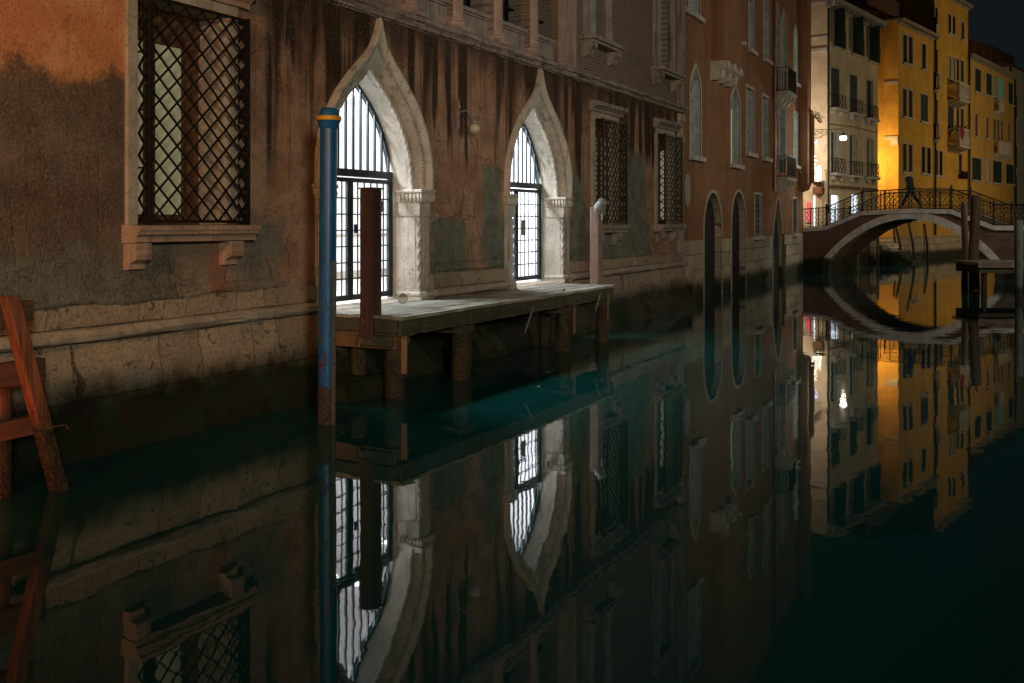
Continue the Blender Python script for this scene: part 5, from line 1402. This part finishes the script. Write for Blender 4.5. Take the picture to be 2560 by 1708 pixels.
# roof terrace behind the ochre corner house, chimneys
b = MB(); b.box(0.6, yW - 0.2, 2.2, 6.0, y1t + 0.3, y1t + 2.6); b.obj("roof_dormer", 'roof', y1)
for i, (p_, t_, wd) in enumerate(((968, 207, 0.8), (1010, 225, 0.6), (1050, 243, 0.7))):
    l = 1960 + p_ * 0.4847; x = Yf.x(l, -2) - y3x; z = Yf.z(l, t_ * 0.4847, -2)
    b = MB(); b.box(x - wd / 2, x + wd / 2, 1.7, 2.4, y3t, z); b.box(x - wd / 2 - 0.1, x + wd / 2 + 0.1, 1.6, 2.5, z - 0.25, z); b.obj("chimney", 'roof', y3)
x0g, x1g = Yf.x(2478, -3) - y3x, Yf.x(2536, -3) - y3x; zg = Yf.z(2500, 124, -3)
b = MB(); b.box(x0g, x1g, 3.0, 7.0, y3t - 0.3, zg); b.obj("roof_loft", 'roof', y3)
xg = Yf.x(2538)
hg = thing("grey_house", "grey house with dark shutters past the low ochre house at the right edge", "building", Yf.loc(xg, -0.3, 0), Yf.rz)
gt = Yf.z(2538, 165)
rs = [(1.0, 2.2, Yf.z(2550, 297), Yf.z(2550, 240)), (1.0, 2.2, Yf.z(2550, 420), Yf.z(2550, 365)), (1.0, 2.2, Yf.z(2550, 520), Yf.z(2550, 440))]
b = MB(); b.panel([(0, -1), (9, -1), (9, gt), (0, gt)], [(R(*r), 0.2) for r in rs], 0, 0.2); b.box(0, 0.2, 0.2, 7, -1, gt); b.box(8.8, 9, 0.2, 7, -1, gt); b.box(0.2, 8.8, 6.8, 7, -1, gt); b.obj("stucco_wall", 'grey', hg)
for r in rs: house_window(hg, r, 0.2, mode='closed')
MB().prismx([(-0.4, gt), (7.2, gt), (3.5, gt + 1.6)], -0.1, 9.1).obj("roof", 'roof', hg)
# stone marks on the lit end wall of the ochre corner house
b = MB(); zb = zat(346, 64.3); b.box(-0.10, 0.0, 0.02, 0.9, zb - 0.1, zb + 0.12); b.box(-0.07, 0.0, 0.02, 0.5, zb - 0.45, zb - 0.1); zb = zat(208, 64.3); b.box(-0.08, 0.0, 0.02, 0.9, zb - 0.1, zb + 0.1)
b.obj("stone_bracket", 'wstone', y1)
lamp("ochre_alley_lamp", Yf.loc(-2.1, -1.4, 6.4), 560, (1.0, 0.62, 0.24), 0.15)
lamp("alley_lamp", C.loc(-2.6, -3.0, 6.6), 1000, (1.0, 0.78, 0.62), 0.15)
# added fill light, out of view, that washes the ochre fronts
lamp("ochre_front_fill", (47.0, 62.0, 6.5), 4300, (1.0, 0.72, 0.38), 0.2)

# ---- pavement, alley ground, landing steps
b = MB(); b.box(0, 30, 0, 12, -1, 2.05)
P_ = C.loc(-12, 0.0, 0); o = b.obj("pavement", 'paving', None, loc=C.loc(-6.2, -0.2, 0)); o.rotation_euler = (0, 0, C.rz)
me_ = o.data; 
for v in me_.vertices:
    v.co.x = 6.15 if v.co.x > 15 else -3.0
    if v.co.y > 6: v.co.y = 14
structure(o)
bq = MB(); bq.box(-0.1, 4.2, 0.0, 5.0, -1, 1.35); o = bq.obj("landing_quay", 'base2', None, None, 0.03, loc=Yf.loc(-4.3, -0.05, 0)); o.rotation_euler = (0, 0, Yf.rz); structure(o)
st = thing("landing_steps", "pale stone steps descending to the water beneath the bridge arch", "steps", Yf.loc(-3.2, 0, 0), Yf.rz)
for i in range(6):
    b = MB(); b.box(0, 2.6, -0.05 - 0.30 * (i + 1), -0.05 - 0.30 * i + 0.002, -0.8, 1.15 - 0.20 * i); b.obj("step", 'bstone', st, None, 0.02)
# stakes and poles beyond the bridge
far_poles = [(2194, 58.5, 2.05, 0.10, 0.0, "thick dark mooring pole at the left beneath the bridge arch"), (2147, 54.5, 1.3, 0.09, 0.0, "pale short mooring pole in shadow under the left side of the arch"),
             (2240, 63.5, 2.2, 0.09, -0.15, "mooring pole with pale top beside the landing steps"), (2258, 62.0, 2.2, 0.09, -0.45, "leaning pole just right of the landing steps"),
             (2290, 61.0, 2.9, 0.08, -0.55, "longest leaning pole under the crown of the arch"), (2322, 68.0, 2.4, 0.08, -0.3, "thin leaning pole against the ochre wall under the arch")]
for px, Y, hh, r, ln, lab in far_poles:
    x, y = gnd(px, Y); b = MB(); b.tube([(0.0, 0, -1.0), (ln * 0.35, 0, hh * 0.4), (ln, 0, hh)], [r * 1.1, r, r * 0.8], 9)
    tag(b.obj("mooring_pole", 'pile', None, 50, loc=(x, y, 0)), lab, "mooring pole", "mooring poles seen through the bridge arch")

# ---- right bank poles and jetty
def right_pole(px, Y, top_py, r, lab, mat='pile', bend=0.0):
    x, y = gnd(px, Y); zt = zat(top_py, Y); b = MB()
    zs = [-1.0, 0, zt * 0.35, zt * 0.7, zt - 0.12, zt]
    b.tube([(bend * sin(z * 1.3), 0, z) for z in zs], [r * 1.05, r, r * 0.97, r, r * 1.02, r * 0.8], 12)
    for i in range(len(b.v)):
        vx, vy, vz = b.v[i]; b.v[i] = (vx + bead(vx * 5 + px, vy * 5, vz * 2, 0.02), vy + bead(vy * 5, vx * 5 + px, vz * 2, 0.02), vz)
    tag(b.obj("mooring_pole", mat, None, 60, loc=(x, y, 0)), lab, "mooring pole", "mooring poles on the right side")
M['brownpole'] = m_pile("brown_pole_timber", (0.12, 0.07, 0.04), 0.5)
M['greypole'] = m_pile("grey_pole_timber", (0.16, 0.19, 0.18), 0.4)
right_pole(2411, 40.0, 506, 0.125, "slim light brown mooring pole left of the thick dark one before the bridge", 'brownpole', 0.03)
right_pole(2437, 36.6, 488, 0.185, "thick dark mooring pole with a rounded top before the bridge railings", 'pile', -0.05)
right_pole(2547, 33.0, 550, 0.13, "grey mooring pole at the extreme right beside the plank jetty", 'greypole', 0.0)
jx, jy = gnd(2444, 35.0)
rj = thing("plank_jetty", "flat pale edged plank jetty beside the right bank mooring poles", "jetty", (jx, jy, 0), -0.03)
b = MB(); b.box(0, 9, 0, 2.2, 0.98, 1.10); b.obj("deck", 'deck', rj, None, 0.01)
MB().box(0, 9, -0.05, 0.0, 0.90, 1.095).obj("fascia", 'lamppost', rj, None, 0.008)
MB().box(0.1, 9, 0.1, 2.1, 0.7, 0.97).obj("beam", 'beam', rj)
for x in (0.35, 4.2):
    for y in (0.3, 1.9): MB().tube([(x, y, -1), (x, y, 0.72)], 0.10, 9).obj("pile", 'pile', rj, 50)
